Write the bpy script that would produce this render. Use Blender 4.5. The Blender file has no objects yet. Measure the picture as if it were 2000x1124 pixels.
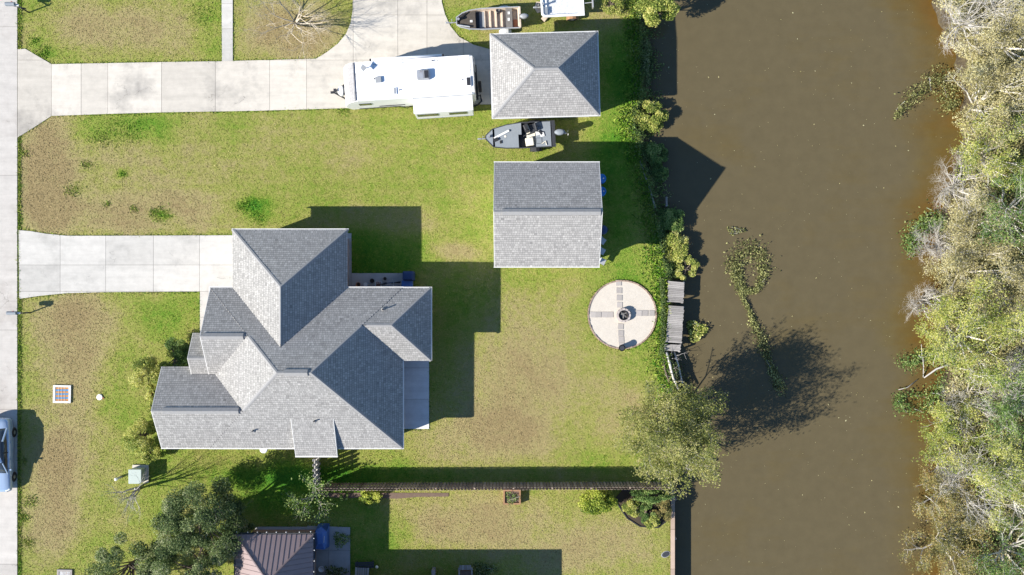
import bpy, math, random
import numpy as np
from mathutils import Vector
random.seed(7); rng = np.random.default_rng(7)
scene = bpy.context.scene
C = scene.collection
R = math.radians
PI = math.pi
# ------------------------------------------------------------------ camera, sky, sun, exposure
S = 0.0325      # metres on the ground for one pixel of the 2000 px photograph
H = 65.0        # height of the drone
cam = bpy.data.cameras.new('camera'); camo = bpy.data.objects.new('camera', cam); C.objects.link(camo)
camo.location = (0, 0, H); camo.rotation_euler = (0, 0, 0)
cam.sensor_width = 36; cam.lens = 18 * H / (1000 * S); cam.clip_start = 1; cam.clip_end = 2000
scene.camera = camo
SUN_EL, SUN_AZ = R(34), R(21.0)          # shadows run to +x and a little to +y
world = bpy.data.worlds.new('World'); scene.world = world; world.use_nodes = True
wn = world.node_tree.nodes; wl = world.node_tree.links
for n in list(wn): wn.remove(n)
sky = wn.new('ShaderNodeTexSky'); sky.sky_type = 'NISHITA'; sky.sun_disc = False
sky.sun_elevation = SUN_EL; sky.sun_rotation = math.atan2(-math.cos(SUN_AZ), -math.sin(SUN_AZ))
sky.air_density = 1.0; sky.dust_density = 0.0; sky.ozone_density = 5.0
bgn = wn.new('ShaderNodeBackground'); bgn.inputs['Strength'].default_value = 0.098
out = wn.new('ShaderNodeOutputWorld')
wl.new(sky.outputs[0], bgn.inputs[0]); wl.new(bgn.outputs[0], out.inputs[0])
sl = bpy.data.lights.new('sun', 'SUN'); sl.energy = 5.0; sl.angle = R(0.5); sl.color = (1.0, 0.95, 0.87)
so = bpy.data.objects.new('sun', sl); C.objects.link(so); so.location = (-30, -12, 40)
LD = Vector((math.cos(SUN_AZ) * math.cos(SUN_EL), math.sin(SUN_AZ) * math.cos(SUN_EL), -math.sin(SUN_EL)))
so.rotation_euler = LD.to_track_quat('-Z', 'Y').to_euler()
scene.view_settings.view_transform = 'Standard'; scene.view_settings.look = 'None'
scene.view_settings.exposure = 0.9; scene.view_settings.gamma = 1.0
scene.view_settings.use_curve_mapping = False
scene.render.engine = 'CYCLES'

# ------------------------------------------------------------------ helpers
def G(px, py, z=0.0):
    "photo pixel of a point known to be z metres up -> its place on the map"
    f = (H - z) / H * S
    return ((px - 1000) * f, (562 - py) * f)
def GP(pts, z=0.0): return [G(a, b, z) for a, b in pts]

def tag(o, label=None, cat=None, group=None, kind=None):
    if label: o['label'] = label
    if cat: o['category'] = cat
    if group: o['group'] = group
    if kind: o['kind'] = kind
    return o
def thing(name, label, cat, loc=(0, 0, 0), rz=0.0, group=None):
    o = bpy.data.objects.new(name, None); C.objects.link(o)
    o.location = loc; o.rotation_euler = (0, 0, rz); o.empty_display_size = 0.3
    return tag(o, label, cat, group)
def link(name, me, parent=None, loc=None):
    o = bpy.data.objects.new(name, me); C.objects.link(o)
    if parent is not None: o.parent = parent
    if loc is not None: o.location = loc
    return o

class MB:
    def __init__(s): s.v = []; s.f = []
    def add(s, vs, fs):
        b = len(s.v); s.v += [tuple(p) for p in vs]; s.f += [tuple(i + b for i in q) for q in fs]; return s
    def box(s, cx, cy, cz, sx, sy, sz, rz=0.0, top=1.0, tilt=0.0):
        c, n = math.cos(rz), math.sin(rz); vs = []
        for k, (dz, t) in enumerate(((-.5, 1), (.5, top))):
            for dx, dy in ((-.5, -.5), (.5, -.5), (.5, .5), (-.5, .5)):
                x, y = dx * sx * t, dy * sy * t
                vs.append((cx + x * c - y * n, cy + x * n + y * c, cz + dz * sz + x * tilt))
        return s.add(vs, [(3, 2, 1, 0), (4, 5, 6, 7), (0, 1, 5, 4), (1, 2, 6, 5), (2, 3, 7, 6), (3, 0, 4, 7)])
    def prism(s, poly, z0, z1, inset=0.0):
        a = sum(p[0] * q[1] - q[0] * p[1] for p, q in zip(poly, poly[1:] + poly[:1]))
        if a < 0: poly = poly[::-1]
        n = len(poly); mx = sum(p[0] for p in poly) / n; my = sum(p[1] for p in poly) / n
        tp = [(mx + (x - mx) * (1 - inset), my + (y - my) * (1 - inset)) for x, y in poly]
        vs = [(x, y, z0) for x, y in poly] + [(x, y, z1) for x, y in tp]
        fs = [tuple(range(n - 1, -1, -1)), tuple(range(n, 2 * n))] + [(i, (i + 1) % n, n + (i + 1) % n, n + i) for i in range(n)]
        return s.add(vs, fs)
    def tube(s, pts, rad, n=8):
        pts = [Vector(p) for p in pts]; m = len(pts)
        if not isinstance(rad, (list, tuple)): rad = [rad] * m
        vs = []
        for i, p in enumerate(pts):
            d = (pts[min(i + 1, m - 1)] - pts[max(i - 1, 0)]); d = d.normalized() if d.length > 1e-9 else Vector((0, 0, 1))
            a = d.cross(Vector((0, 0, 1)) if abs(d.z) < .9 else Vector((1, 0, 0))).normalized(); b = d.cross(a)
            for k in range(n):
                t = 2 * PI * k / n; vs.append(p + (a * math.cos(t) + b * math.sin(t)) * rad[i])
        fs = [(i * n + k, i * n + (k + 1) % n, (i + 1) * n + (k + 1) % n, (i + 1) * n + k) for i in range(m - 1) for k in range(n)]
        fs += [tuple(range(n - 1, -1, -1)), tuple((m - 1) * n + k for k in range(n))]
        return s.add(vs, fs)
    def lathe(s, prof, n=20, c=(0, 0, 0), sx=1.0, sy=1.0):
        vs = [(c[0] + r * sx * math.cos(2 * PI * k / n), c[1] + r * sy * math.sin(2 * PI * k / n), c[2] + z) for r, z in prof for k in range(n)]
        m = len(prof)
        fs = [(i * n + k, i * n + (k + 1) % n, (i + 1) * n + (k + 1) % n, (i + 1) * n + k) for i in range(m - 1) for k in range(n)]
        fs += [tuple(range(n - 1, -1, -1)), tuple((m - 1) * n + k for k in range(n))]
        return s.add(vs, fs)
    def loft(s, rings, close=True):
        n = len(rings[0]); vs = [p for r in rings for p in r]; fs = []
        for i in range(len(rings) - 1):
            for k in range(n if close else n - 1):
                fs.append((i * n + k, i * n + (k + 1) % n, (i + 1) * n + (k + 1) % n, (i + 1) * n + k))
        if close: fs += [tuple(range(n - 1, -1, -1)), tuple((len(rings) - 1) * n + k for k in range(n))]
        return s.add(vs, fs)
    def build(s, name, mat, parent=None, smooth=False, bevel=0.0, org=None, seg=2):
        me = bpy.data.meshes.new(name)
        vs = s.v if org is None else [(x - org[0], y - org[1], z - org[2]) for x, y, z in s.v]
        me.from_pydata(vs, [], s.f); me.materials.append(mat); me.update()
        if smooth: me.polygons.foreach_set('use_smooth', [True] * len(me.polygons))
        o = link(name, me, parent)
        if bevel:
            b = o.modifiers.new('bevel', 'BEVEL'); b.width = bevel; b.segments = seg; b.limit_method = 'ANGLE'; b.angle_limit = R(40)
        return o

def np_mesh(name, verts, quads, mat, parent=None, attrs=None, smooth=False, org=None):
    verts = np.asarray(verts, dtype=np.float32)
    if org is not None: verts = verts - np.array(org, dtype=np.float32)
    quads = np.asarray(quads, dtype=np.int32); k = quads.shape[1]
    me = bpy.data.meshes.new(name)
    me.vertices.add(len(verts)); me.vertices.foreach_set('co', verts.ravel())
    me.loops.add(quads.size); me.loops.foreach_set('vertex_index', quads.ravel())
    me.polygons.add(len(quads)); me.polygons.foreach_set('loop_start', np.arange(0, quads.size, k, dtype=np.int32))
    me.polygons.foreach_set('use_smooth', np.full(len(quads), bool(smooth)))
    me.materials.append(mat)
    for an, arr in (attrs or {}).items():
        at = me.attributes.new(an, 'FLOAT', 'POINT'); at.data.foreach_set('value', np.asarray(arr, dtype=np.float32))
    me.update(calc_edges=True); me.validate()
    return link(name, me, parent)

def clip(poly, a, b, c):
    "keep a*x+b*y<=c"
    o = []
    for p, q in zip(poly, poly[1:] + poly[:1]):
        dp, dq = a * p[0] + b * p[1] - c, a * q[0] + b * q[1] - c
        if dp <= 0: o.append(p)
        if dp * dq < 0:
            t = dp / (dp - dq); o.append((p[0] + (q[0] - p[0]) * t, p[1] + (q[1] - p[1]) * t))
    return o
def inpoly(x, y, poly):
    r = np.zeros(x.shape, bool); n = len(poly)
    for i in range(n):
        x0, y0 = poly[i]; x1, y1 = poly[(i + 1) % n]
        if y0 == y1: continue
        c = ((y0 > y) != (y1 > y)) & (x < (x1 - x0) * (y - y0) / (y1 - y0) + x0); r ^= c
    return r
def smooth01(t): t = np.clip(t, 0, 1); return t * t * (3 - 2 * t)

# ------------------------------------------------------------------ materials
def nodes_of(name):
    m = bpy.data.materials.new(name); m.use_nodes = True
    return m, m.node_tree.nodes, m.node_tree.links, m.node_tree.nodes['Principled BSDF']
def N(nt, kind, **kw):
    n = nt.new(kind)
    for k, v in kw.items(): setattr(n, k, v)
    return n
def noise(nt, ln, scale, detail=4, rough=.55, vec=None):
    n = nt.new('ShaderNodeTexNoise'); n.inputs['Scale'].default_value = scale; n.inputs['Detail'].default_value = detail
    n.inputs['Roughness'].default_value = rough
    if vec is not None: ln.new(vec, n.inputs['Vector'])
    return n.outputs['Fac']
def mth(nt, ln, op, a, b=None, c=None, clampit=False):
    n = nt.new('ShaderNodeMath'); n.operation = op; n.use_clamp = clampit
    for i, v in enumerate((a, b, c)):
        if v is None: continue
        if isinstance(v, (int, float)): n.inputs[i].default_value = v
        else: ln.new(v, n.inputs[i])
    return n.outputs[0]
def ramp(nt, ln, fac, stops):
    n = nt.new('ShaderNodeValToRGB'); e = n.color_ramp.elements
    while len(e) < len(stops): e.new(0.5)
    for el, (p, c) in zip(e, stops): el.position = p; el.color = (*c, 1)
    ln.new(fac, n.inputs[0]); return n.outputs[0]
def mulcol(nt, ln, col, fac):
    n = nt.new('ShaderNodeMix'); n.data_type = 'RGBA'; n.blend_type = 'MULTIPLY'; n.inputs[0].default_value = 1
    cb = nt.new('ShaderNodeCombineColor')
    for i in range(3): ln.new(fac, cb.inputs[i])
    ln.new(col, n.inputs[6]); ln.new(cb.outputs[0], n.inputs[7]); return n.outputs[2]
def mixcol(nt, ln, fac, a, b):
    n = nt.new('ShaderNodeMix'); n.data_type = 'RGBA'
    if isinstance(fac, float): n.inputs[0].default_value = fac
    else: ln.new(fac, n.inputs[0])
    for i, v in ((6, a), (7, b)):
        if isinstance(v, tuple): n.inputs[i].default_value = (*v, 1)
        else: ln.new(v, n.inputs[i])
    return n.outputs[2]
def bumpn(nt, ln, bs, h, strength, dist):
    b = nt.new('ShaderNodeBump'); b.inputs['Strength'].default_value = strength; b.inputs['Distance'].default_value = dist
    ln.new(h, b.inputs['Height']); ln.new(b.outputs[0], bs.inputs['Normal'])
def mat(name, col, rough=.6, metal=0.0, var=.15, scale=3.0, fine=0.0, objvar=0.0, bump=0.0, spec=.4, dirt=None):
    m, nt, ln, bs = nodes_of(name)
    tc = nt.new('ShaderNodeTexCoord').outputs['Object']
    f = noise(nt, ln, scale, 5, .6, tc)
    k = mth(nt, ln, 'MULTIPLY_ADD', f, 2 * var, 1 - var)
    if fine:
        f2 = noise(nt, ln, scale * 14, 3, .6, tc); k2 = mth(nt, ln, 'MULTIPLY_ADD', f2, 2 * fine, 1 - fine); k = mth(nt, ln, 'MULTIPLY', k, k2)
    if objvar:
        oi = nt.new('ShaderNodeObjectInfo').outputs['Random']; k3 = mth(nt, ln, 'MULTIPLY_ADD', oi, 2 * objvar, 1 - objvar); k = mth(nt, ln, 'MULTIPLY', k, k3)
    rgb = nt.new('ShaderNodeRGB'); rgb.outputs[0].default_value = (*col, 1); c = rgb.outputs[0]
    if dirt:
        fd = noise(nt, ln, dirt[1], 6, .65, tc)
        c = mixcol(nt, ln, mth(nt, ln, 'MULTIPLY', mth(nt, ln, 'SUBTRACT', fd, .5, clampit=True), dirt[2], clampit=True), c, dirt[0])
    ln.new(mulcol(nt, ln, c, k), bs.inputs['Base Color'])
    bs.inputs['Roughness'].default_value = rough; bs.inputs['Metallic'].default_value = metal
    bs.inputs['Specular IOR Level'].default_value = spec
    if bump: bumpn(nt, ln, bs, f2 if fine else f, bump, .02)
    return m
def leafmat(name, stops, trans=.38):
    m, nt, ln, bs = nodes_of(name)
    at = nt.new('ShaderNodeAttribute'); at.attribute_name = 'rnd'
    tc = nt.new('ShaderNodeTexCoord').outputs['Object']
    f = noise(nt, ln, .9, 3, .6, tc)
    v = mth(nt, ln, 'ADD', at.outputs['Fac'], mth(nt, ln, 'MULTIPLY_ADD', f, .8, -.4))
    col = ramp(nt, ln, v, stops)
    ln.new(col, bs.inputs['Base Color']); bs.inputs['Roughness'].default_value = .55; bs.inputs['Specular IOR Level'].default_value = .3
    tr = nt.new('ShaderNodeBsdfTranslucent'); ln.new(col, tr.inputs[0])
    mx = nt.new('ShaderNodeMixShader'); mx.inputs[0].default_value = trans
    ln.new(bs.outputs[0], mx.inputs[1]); ln.new(tr.outputs[0], mx.inputs[2])
    ln.new(mx.outputs[0], nt['Material Output'].inputs[0]); return m
GRASS_STOPS = [(0.0, (.045, .165, .011)), (.2, (.105, .215, .016)), (.4, (.202, .252, .040)), (.56, (.265, .265, .068)), (.76, (.315, .268, .115)), (1.0, (.27, .208, .098))]
def grass_material(name, blade):
    m, nt, ln, bs = nodes_of(name)
    geo = nt.new('ShaderNodeNewGeometry').outputs['Position']
    at = nt.new('ShaderNodeAttribute'); at.attribute_name = 'dry'  # also carries the shade tint put into the lawn colour
    n1 = noise(nt, ln, .42, 5, .62, geo); n2 = noise(nt, ln, 3.2, 4, .65, geo); n3 = noise(nt, ln, 11, 5, .8, geo)
    d = mth(nt, ln, 'ADD', at.outputs['Fac'], mth(nt, ln, 'MULTIPLY_ADD', n1, .8, -.40))
    d = mth(nt, ln, 'ADD', d, mth(nt, ln, 'MULTIPLY_ADD', n2, .5, -.25))
    d = mth(nt, ln, 'ADD', d, mth(nt, ln, 'MULTIPLY_ADD', n3, .5, -.25))
    if blade:
        ar = nt.new('ShaderNodeAttribute'); ar.attribute_name = 'rnd'
        d = mth(nt, ln, 'ADD', d, mth(nt, ln, 'MULTIPLY_ADD', ar.outputs['Fac'], .36, -.18))
    col = ramp(nt, ln, d, GRASS_STOPS)
    k = mth(nt, ln, 'MULTIPLY_ADD', n3, .65, .66)
    if blade: k = mth(nt, ln, 'MULTIPLY_ADD', ar.outputs['Fac'], .8, .7)
    col = mulcol(nt, ln, col, k)
    if not blade:
        am = nt.new('ShaderNodeAttribute'); am.attribute_name = 'mud'
        mud = ramp(nt, ln, n2, [(.3, (.035, .028, .018)), (.5, (.075, .058, .035)), (.7, (.11, .09, .05))])
        col = mixcol(nt, ln, am.outputs['Fac'], col, mud)
        bumpn(nt, ln, bs, n3, .7, .05)
    ln.new(col, bs.inputs['Base Color']); bs.inputs['Roughness'].default_value = .8; bs.inputs['Specular IOR Level'].default_value = .15
    return m
def concrete_material(name, base, stain, sc=.35):
    m, nt, ln, bs = nodes_of(name)
    geo = nt.new('ShaderNodeNewGeometry').outputs['Position']
    n1 = noise(nt, ln, sc, 6, .65, geo); n2 = noise(nt, ln, 2.2, 5, .65, geo); n3 = noise(nt, ln, 22, 3, .7, geo)
    col = mixcol(nt, ln, mth(nt, ln, 'MULTIPLY', mth(nt, ln, 'SUBTRACT', n1, .52, clampit=True), 4.5, clampit=True), base, stain)
    oi = nt.new('ShaderNodeObjectInfo').outputs['Random']
    k = mth(nt, ln, 'MULTIPLY_ADD', oi, .2, .9)
    k = mth(nt, ln, 'MULTIPLY', k, mth(nt, ln, 'MULTIPLY_ADD', n2, .34, .83))
    k = mth(nt, ln, 'MULTIPLY', k, mth(nt, ln, 'MULTIPLY_ADD', n3, .26, .87))
    mp = nt.new('ShaderNodeMapping'); mp.inputs['Scale'].default_value = (.18, 1.6, 1); ln.new(geo, mp.inputs[0])
    n4 = noise(nt, ln, 1.2, 5, .7, mp.outputs[0])          # streaks left by tyres and run-off
    k = mth(nt, ln, 'MULTIPLY', k, mth(nt, ln, 'MULTIPLY_ADD', n4, .42, .79))
    vo = nt.new('ShaderNodeTexVoronoi'); vo.feature = 'DISTANCE_TO_EDGE'; vo.inputs['Scale'].default_value = .28
    wv = nt.new('ShaderNodeVectorMath'); wv.operation = 'MULTIPLY_ADD'; nn = nt.new('ShaderNodeTexNoise'); nn.inputs['Scale'].default_value = 1.1; nn.inputs['Detail'].default_value = 6; ln.new(geo, nn.inputs['Vector'])
    wv.inputs[1].default_value = (1.6, 1.6, 0); ln.new(nn.outputs['Color'], wv.inputs[0]); ln.new(geo, wv.inputs[2]); ln.new(wv.outputs[0], vo.inputs['Vector'])
    cr_ = mth(nt, ln, 'LESS_THAN', vo.outputs['Distance'], .0028); gate = mth(nt, ln, 'GREATER_THAN', n1, .56)
    k = mth(nt, ln, 'MULTIPLY', k, mth(nt, ln, 'MULTIPLY_ADD', mth(nt, ln, 'MULTIPLY', cr_, gate), -.3, 1.0))
    ln.new(mulcol(nt, ln, col, k), bs.inputs['Base Color']); bs.inputs['Roughness'].default_value = .85; bs.inputs['Specular IOR Level'].default_value = .2
    bumpn(nt, ln, bs, n3, .25, .01); return m
def shingle_material(name, dark, light):
    m, nt, ln, bs = nodes_of(name)
    at = nt.new('ShaderNodeAttribute'); at.attribute_name = 'rnd'
    geo = nt.new('ShaderNodeNewGeometry').outputs['Position']
    n1 = noise(nt, ln, .5, 4, .6, geo); n3 = noise(nt, ln, 40, 2, .7, geo)
    col = mixcol(nt, ln, at.outputs['Fac'], dark, light)
    k = mth(nt, ln, 'MULTIPLY', mth(nt, ln, 'MULTIPLY_ADD', n1, .12, .94), mth(nt, ln, 'MULTIPLY_ADD', n3, .5, .75))
    ln.new(mulcol(nt, ln, col, k), bs.inputs['Base Color']); bs.inputs['Roughness'].default_value = .85; bs.inputs['Specular IOR Level'].default_value = .2
    return m
def water_material():
    m, nt, ln, bs = nodes_of('muddy_water')
    geo = nt.new('ShaderNodeNewGeometry').outputs['Position']
    at = nt.new('ShaderNodeAttribute'); at.attribute_name = 'amber'
    n1 = noise(nt, ln, .16, 4, .6, geo); n2 = noise(nt, ln, 1.3, 5, .6, geo)
    mp = nt.new('ShaderNodeMapping'); mp.inputs['Scale'].default_value = (.6, 3.5, 1); ln.new(geo, mp.inputs[0])
    n4 = noise(nt, ln, .5, 4, .6, mp.outputs[0])
    f = mth(nt, ln, 'ADD', at.outputs['Fac'], mth(nt, ln, 'MULTIPLY_ADD', n1, 1.5, -.74))
    f = mth(nt, ln, 'ADD', f, mth(nt, ln, 'MULTIPLY_ADD', n4, .5, -.25))
    col = ramp(nt, ln, f, [(.08, (.103, .083, .044)), (.4, (.104, .080, .036)), (.7, (.105, .071, .022)), (1.0, (.112, .062, .014))])
    ln.new(mulcol(nt, ln, col, mth(nt, ln, 'MULTIPLY_ADD', n2, .3, .85)), bs.inputs['Base Color'])
    bs.inputs['Roughness'].default_value = .12; bs.inputs['IOR'].default_value = 1.33
    bumpn(nt, ln, bs, n2, .06, .05); return m

M = {}
M['ground'] = grass_material('lawn_ground', False); M['blade'] = grass_material('grass_blades', True)
M['concrete'] = concrete_material('old_concrete', (.51, .47, .405), (.29, .27, .24)); M['concrete2'] = concrete_material('new_concrete', (.485, .465, .425), (.385, .37, .34), .5)
M['road'] = concrete_material('road_concrete', (.47, .44, .40), (.37, .335, .30)); M['joint'] = mat('joint_dirt', (.20, .185, .16), .9, fine=.3)
M['patio'] = concrete_material('patio_concrete', (.42, .42, .41), (.28, .28, .27))
M['rearpatio'] = concrete_material('pale_rear_patio', (.66, .66, .65), (.52, .52, .51)); M['shingle'] = shingle_material('grey_shingle', (.185, .18, .172), (.45, .437, .415)); M['shingle2'] = shingle_material('weathered_shingle', (.195, .188, .18), (.47, .452, .425))
M['cap'] = mat('ridge_cap_shingle', (.27, .265, .26), .85, var=.2, scale=6, fine=.2); M['deck'] = mat('roof_deck_shadow', (.10, .10, .105), .9)  # dark deck in the tab gaps stands in for course shadow lines
M['fascia'] = mat('white_fascia', (.66, .65, .62), .5, var=.08); M['brick'] = mat('brick_wall', (.36, .24, .18), .85, var=.2, fine=.2, scale=5)
M['siding'] = mat('pale_siding', (.62, .58, .50), .7, var=.06); M['glass'] = mat('window_glass', (.03, .04, .05), .08, var=.05, spec=.7)
M['water'] = water_material()
M['white'] = mat('white_gelcoat', (.80, .80, .79), .35, var=.03, dirt=((.45, .44, .42), 1.4, 1.2)); M['rvroof'] = mat('white_rubber_roof', (.82, .82, .82), .55, var=.03, scale=1.5, fine=.03)
M['rvcap'] = mat('grimy_white_cap', (.74, .73, .72), .6, var=.1, scale=4, fine=.15, dirt=((.16, .15, .15), 5.0, 5.0))
M['grime'] = mat('grimy_speckled_white', (.30, .29, .29), .8, var=.5, scale=9, fine=.4); M['greyplastic'] = mat('grey_plastic', (.28, .29, .30), .5); M['dark'] = mat('dark_plastic', (.025, .026, .03), .5); M['rubber'] = mat('tyre_rubber', (.018, .018, .018), .8)
M['steel'] = mat('galvanised_steel', (.48, .49, .50), .45, .6, dirt=((.2, .12, .07), 4, 3)); M['chrome'] = mat('wheel_alloy', (.55, .56, .58), .3, .8)
M['tan'] = mat('tan_boat_paint', (.56, .46, .36), .7, var=.2, scale=4, dirt=((.2, .15, .1), 3, 3)); M['camo'] = mat('brown_marine_carpet', (.075, .062, .05), .95, var=.5, scale=9, fine=.4)
M['carpet'] = mat('grey_brown_carpet', (.17, .155, .14), .95, var=.3, scale=8, fine=.3); M['alu'] = mat('bare_aluminium', (.55, .55, .54), .4, .5, dirt=((.3, .28, .25), 3, 2))
M['boatgrey'] = mat('grey_boat_deck', (.22, .245, .27), .7, var=.12, scale=2.5, fine=.12); M['boatdark'] = mat('dark_hull', (.04, .043, .05), .5)
M['weathered'] = mat('weathered_dock_wood', (.30, .28, .26), .9, var=.25, scale=3, fine=.3, objvar=.22); M['fencewood'] = mat('fence_wood', (.27, .21, .165), .9, var=.3, scale=3, fine=.3, objvar=.4)
M['newwood'] = mat('seawall_wood', (.40, .30, .23), .85, var=.2, scale=2, fine=.2, objvar=.15); M['whitewood'] = mat('pale_picket', (.42, .40, .37), .85, objvar=.3)
M['carpaint'] = mat('silver_blue_paint', (.36, .46, .60), .25, .35, var=.02, spec=.6); M['red'] = mat('tail_light_red', (.45, .02, .02), .2); M['lens'] = mat('lamp_lens', (.65, .68, .7), .1, spec=.7)
M['greenbox'] = mat('pale_green_enamel', (.40, .46, .42), .5, var=.05); M['blue'] = mat('blue_plastic', (.03, .22, .62), .4); M['navy'] = mat('navy_vinyl_cover', (.025, .05, .13), .5, var=.2)
M['bluecover'] = mat('blue_vinyl_cover', (.07, .16, .42), .5, var=.15); M['gravel'] = mat('pale_gravel', (.53, .48, .41), .9, var=.12, scale=2, fine=.3, bump=.6)
M['paver'] = mat('grey_paver', (.36, .33, .305), .9, var=.12, fine=.2, objvar=.12); M['edging'] = mat('brick_edging', (.30, .22, .17), .9, var=.25, objvar=.25)
M['stone'] = mat('fire_ring_block', (.42, .37, .34), .9, var=.15, objvar=.15); M['ash'] = mat('ash', (.14, .135, .13), .95, var=.5, scale=8, fine=.4)
M['bark'] = mat('bark', (.13, .10, .075), .95, var=.3, scale=5, fine=.3); M['paletwig'] = mat('pale_twigs', (.60, .56, .50), .9, var=.2); M['tantwig'] = mat('tan_twigs', (.50, .43, .33), .9, var=.2); M['greytwig'] = mat('grey_twigs', (.38, .36, .34), .9, var=.2)
M['metalroof'] = mat('brown_metal_roof', (.25, .19, .185), .45, .2, var=.08); M['metalrib'] = mat('brown_roof_rib', (.22, .17, .165), .4, .2, var=.05)
M['bulb'] = mat('white_bulb', (.8, .8, .78), .3); M['terracotta'] = mat('terracotta', (.40, .17, .09), .85, var=.2); M['soil'] = mat('soil', (.06, .045, .03), .95, var=.3)
M['orangebar'] = mat('orange_moire_bar', (.50, .22, .06), .7); M['bluebar'] = mat('blue_moire_bar', (.07, .22, .42), .6); M['cream'] = mat('cream_plastic', (.75, .70, .58), .5)
M['mulch'] = mat('reddish_mulch', (.15, .105, .08), .95, var=.3, scale=6, fine=.4); M['rust'] = mat('rusty_steel', (.30, .17, .09), .85, var=.3, scale=6)
LY = leafmat('leaf_yellow_green', [(0, (0.094, 0.142, 0.022)), (.3, (0.246, 0.320, 0.056)), (.6, (0.471, 0.490, 0.113)), (.85, (0.679, 0.621, 0.189)), (1, (0.680, 0.680, 0.302))])
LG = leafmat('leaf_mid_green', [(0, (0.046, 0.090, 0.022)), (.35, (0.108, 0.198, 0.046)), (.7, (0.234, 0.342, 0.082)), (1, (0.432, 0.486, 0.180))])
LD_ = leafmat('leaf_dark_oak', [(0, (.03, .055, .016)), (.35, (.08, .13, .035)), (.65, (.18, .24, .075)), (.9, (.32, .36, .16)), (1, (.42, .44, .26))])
LO = leafmat('leaf_olive_orange', [(0, (.09, .10, .03)), (.35, (.23, .22, .07)), (.65, (.37, .31, .11)), (.85, (.46, .33, .12)), (1, (.36, .38, .15))])
LB = leafmat('leaf_bright', [(0, (0.088, 0.150, 0.015)), (.4, (0.275, 0.350, 0.037)), (.8, (0.525, 0.575, 0.088)), (1, (0.620, 0.620, 0.150))])
LT = leafmat('leaf_tan', [(0, (0.128, 0.117, 0.045)), (.35, (0.344, 0.307, 0.128)), (.7, (0.597, 0.525, 0.254)), (1, (0.680, 0.653, 0.399))])
LW2 = leafmat('leaf_willow', [(0, (.09, .11, .025)), (.3, (.21, .24, .055)), (.6, (.36, .36, .10)), (.85, (.48, .45, .17)), (1, (.56, .50, .25))], .45)
LW = leafmat('leaf_waterweed', [(0, (0.053, 0.061, 0.021)), (.4, (0.140, 0.149, 0.044)), (.7, (0.297, 0.315, 0.105)), (1, (0.578, 0.560, 0.227))])

# ------------------------------------------------------------------ terrain
BANK_L = [(-60, 1240), (40, 1247), (120, 1252), (185, 1250), (235, 1233), (280, 1245), (350, 1264), (410, 1276), (470, 1287), (540, 1301), (600, 1304), (690, 1302), (760, 1318), (850, 1330), (930, 1322), (955, 1316), (1250, 1316)]
BANK_R = [(-60, 1853), (0, 1863), (100, 1910), (200, 1926), (300, 1916), (400, 1890), (470, 1873), (550, 1888), (610, 1866), (700, 1888), (800, 1876), (900, 1900), (1000, 1888), (1124, 1883), (1250, 1888)]
def bank(y, tab):
    py = 562 - y / S; return (np.interp(py, [a for a, b in tab], [b for a, b in tab]) - 1000) * S
WATER_Z = -0.75
def ground_z(x, y):
    wob = .12 * np.sin(y * 2.1) + .09 * np.sin(y * 4.7 + 1)
    wall = smooth01((-12.6 - y) / .4)
    dl = x - bank(y, BANK_L) - wob * (1 - wall); dr = bank(y, BANK_R) + wob - x
    zl = -1.9 * smooth01(dl / (1.7 * (1 - wall) + .35 * wall)); zr = -1.9 * smooth01(dr / 2.6)
    z = np.maximum(zl, zr)
    z = np.where(x > 20, zr + 0.25 * smooth01((-dr) / 4), z)
    return z
DRY_SHADE = [(230, 55, 150, 50, .38), (575, 60, 105, 65, .48), (95, 345, 62, 120, .62), (270, 410, 190, 50, .40), (330, 320, 190, 50, .16), (640, 290, 170, 50, .10), (890, 490, 45, 18, .35),
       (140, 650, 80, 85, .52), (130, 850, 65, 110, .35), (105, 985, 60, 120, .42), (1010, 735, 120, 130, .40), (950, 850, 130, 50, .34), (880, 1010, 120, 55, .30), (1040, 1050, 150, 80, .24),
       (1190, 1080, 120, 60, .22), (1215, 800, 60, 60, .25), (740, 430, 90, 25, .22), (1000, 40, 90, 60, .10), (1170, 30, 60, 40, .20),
       (405, 60, 35, 60, -.15), (270, 250, 120, 28, -.14), (500, 410, 45, 28, -.28), (140, 370, 22, 18, -.3), (85, 300, 20, 12, -.1), (720, 510, 100, 65, -.36), (1210, 300, 45, 200, -.26), (1210, 120, 40, 70, -.2), (1240, 560, 45, 70, -.2), (1260, 680, 40, 60, -.12),  # minus values green the grass; some add the tint of cast shade
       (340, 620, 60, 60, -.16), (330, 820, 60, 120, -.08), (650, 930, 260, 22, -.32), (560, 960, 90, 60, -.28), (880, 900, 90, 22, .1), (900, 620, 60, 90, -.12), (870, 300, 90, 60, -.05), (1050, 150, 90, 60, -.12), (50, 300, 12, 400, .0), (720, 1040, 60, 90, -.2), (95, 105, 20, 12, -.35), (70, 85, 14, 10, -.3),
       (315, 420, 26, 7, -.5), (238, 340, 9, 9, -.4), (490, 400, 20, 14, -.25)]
def dry_shade(x, y):
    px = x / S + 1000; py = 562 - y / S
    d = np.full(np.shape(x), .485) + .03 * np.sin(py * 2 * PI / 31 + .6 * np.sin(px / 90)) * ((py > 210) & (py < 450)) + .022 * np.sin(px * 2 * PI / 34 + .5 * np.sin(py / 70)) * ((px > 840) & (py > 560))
    for a, b, ra, rb, v in DRY_SHADE:
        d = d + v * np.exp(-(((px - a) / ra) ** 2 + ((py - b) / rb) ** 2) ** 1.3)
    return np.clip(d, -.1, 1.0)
def axis(lo, hi, step, far):
    a = np.arange(lo, hi + step / 2, step); w = np.array([1.5, 4, 9, 20, 45, 100, 220, far])
    return np.concatenate([lo - w[::-1], a, hi + w])
gx = axis(-38, 38, .32, 420); gy = axis(-24, 24, .32, 420)
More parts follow.
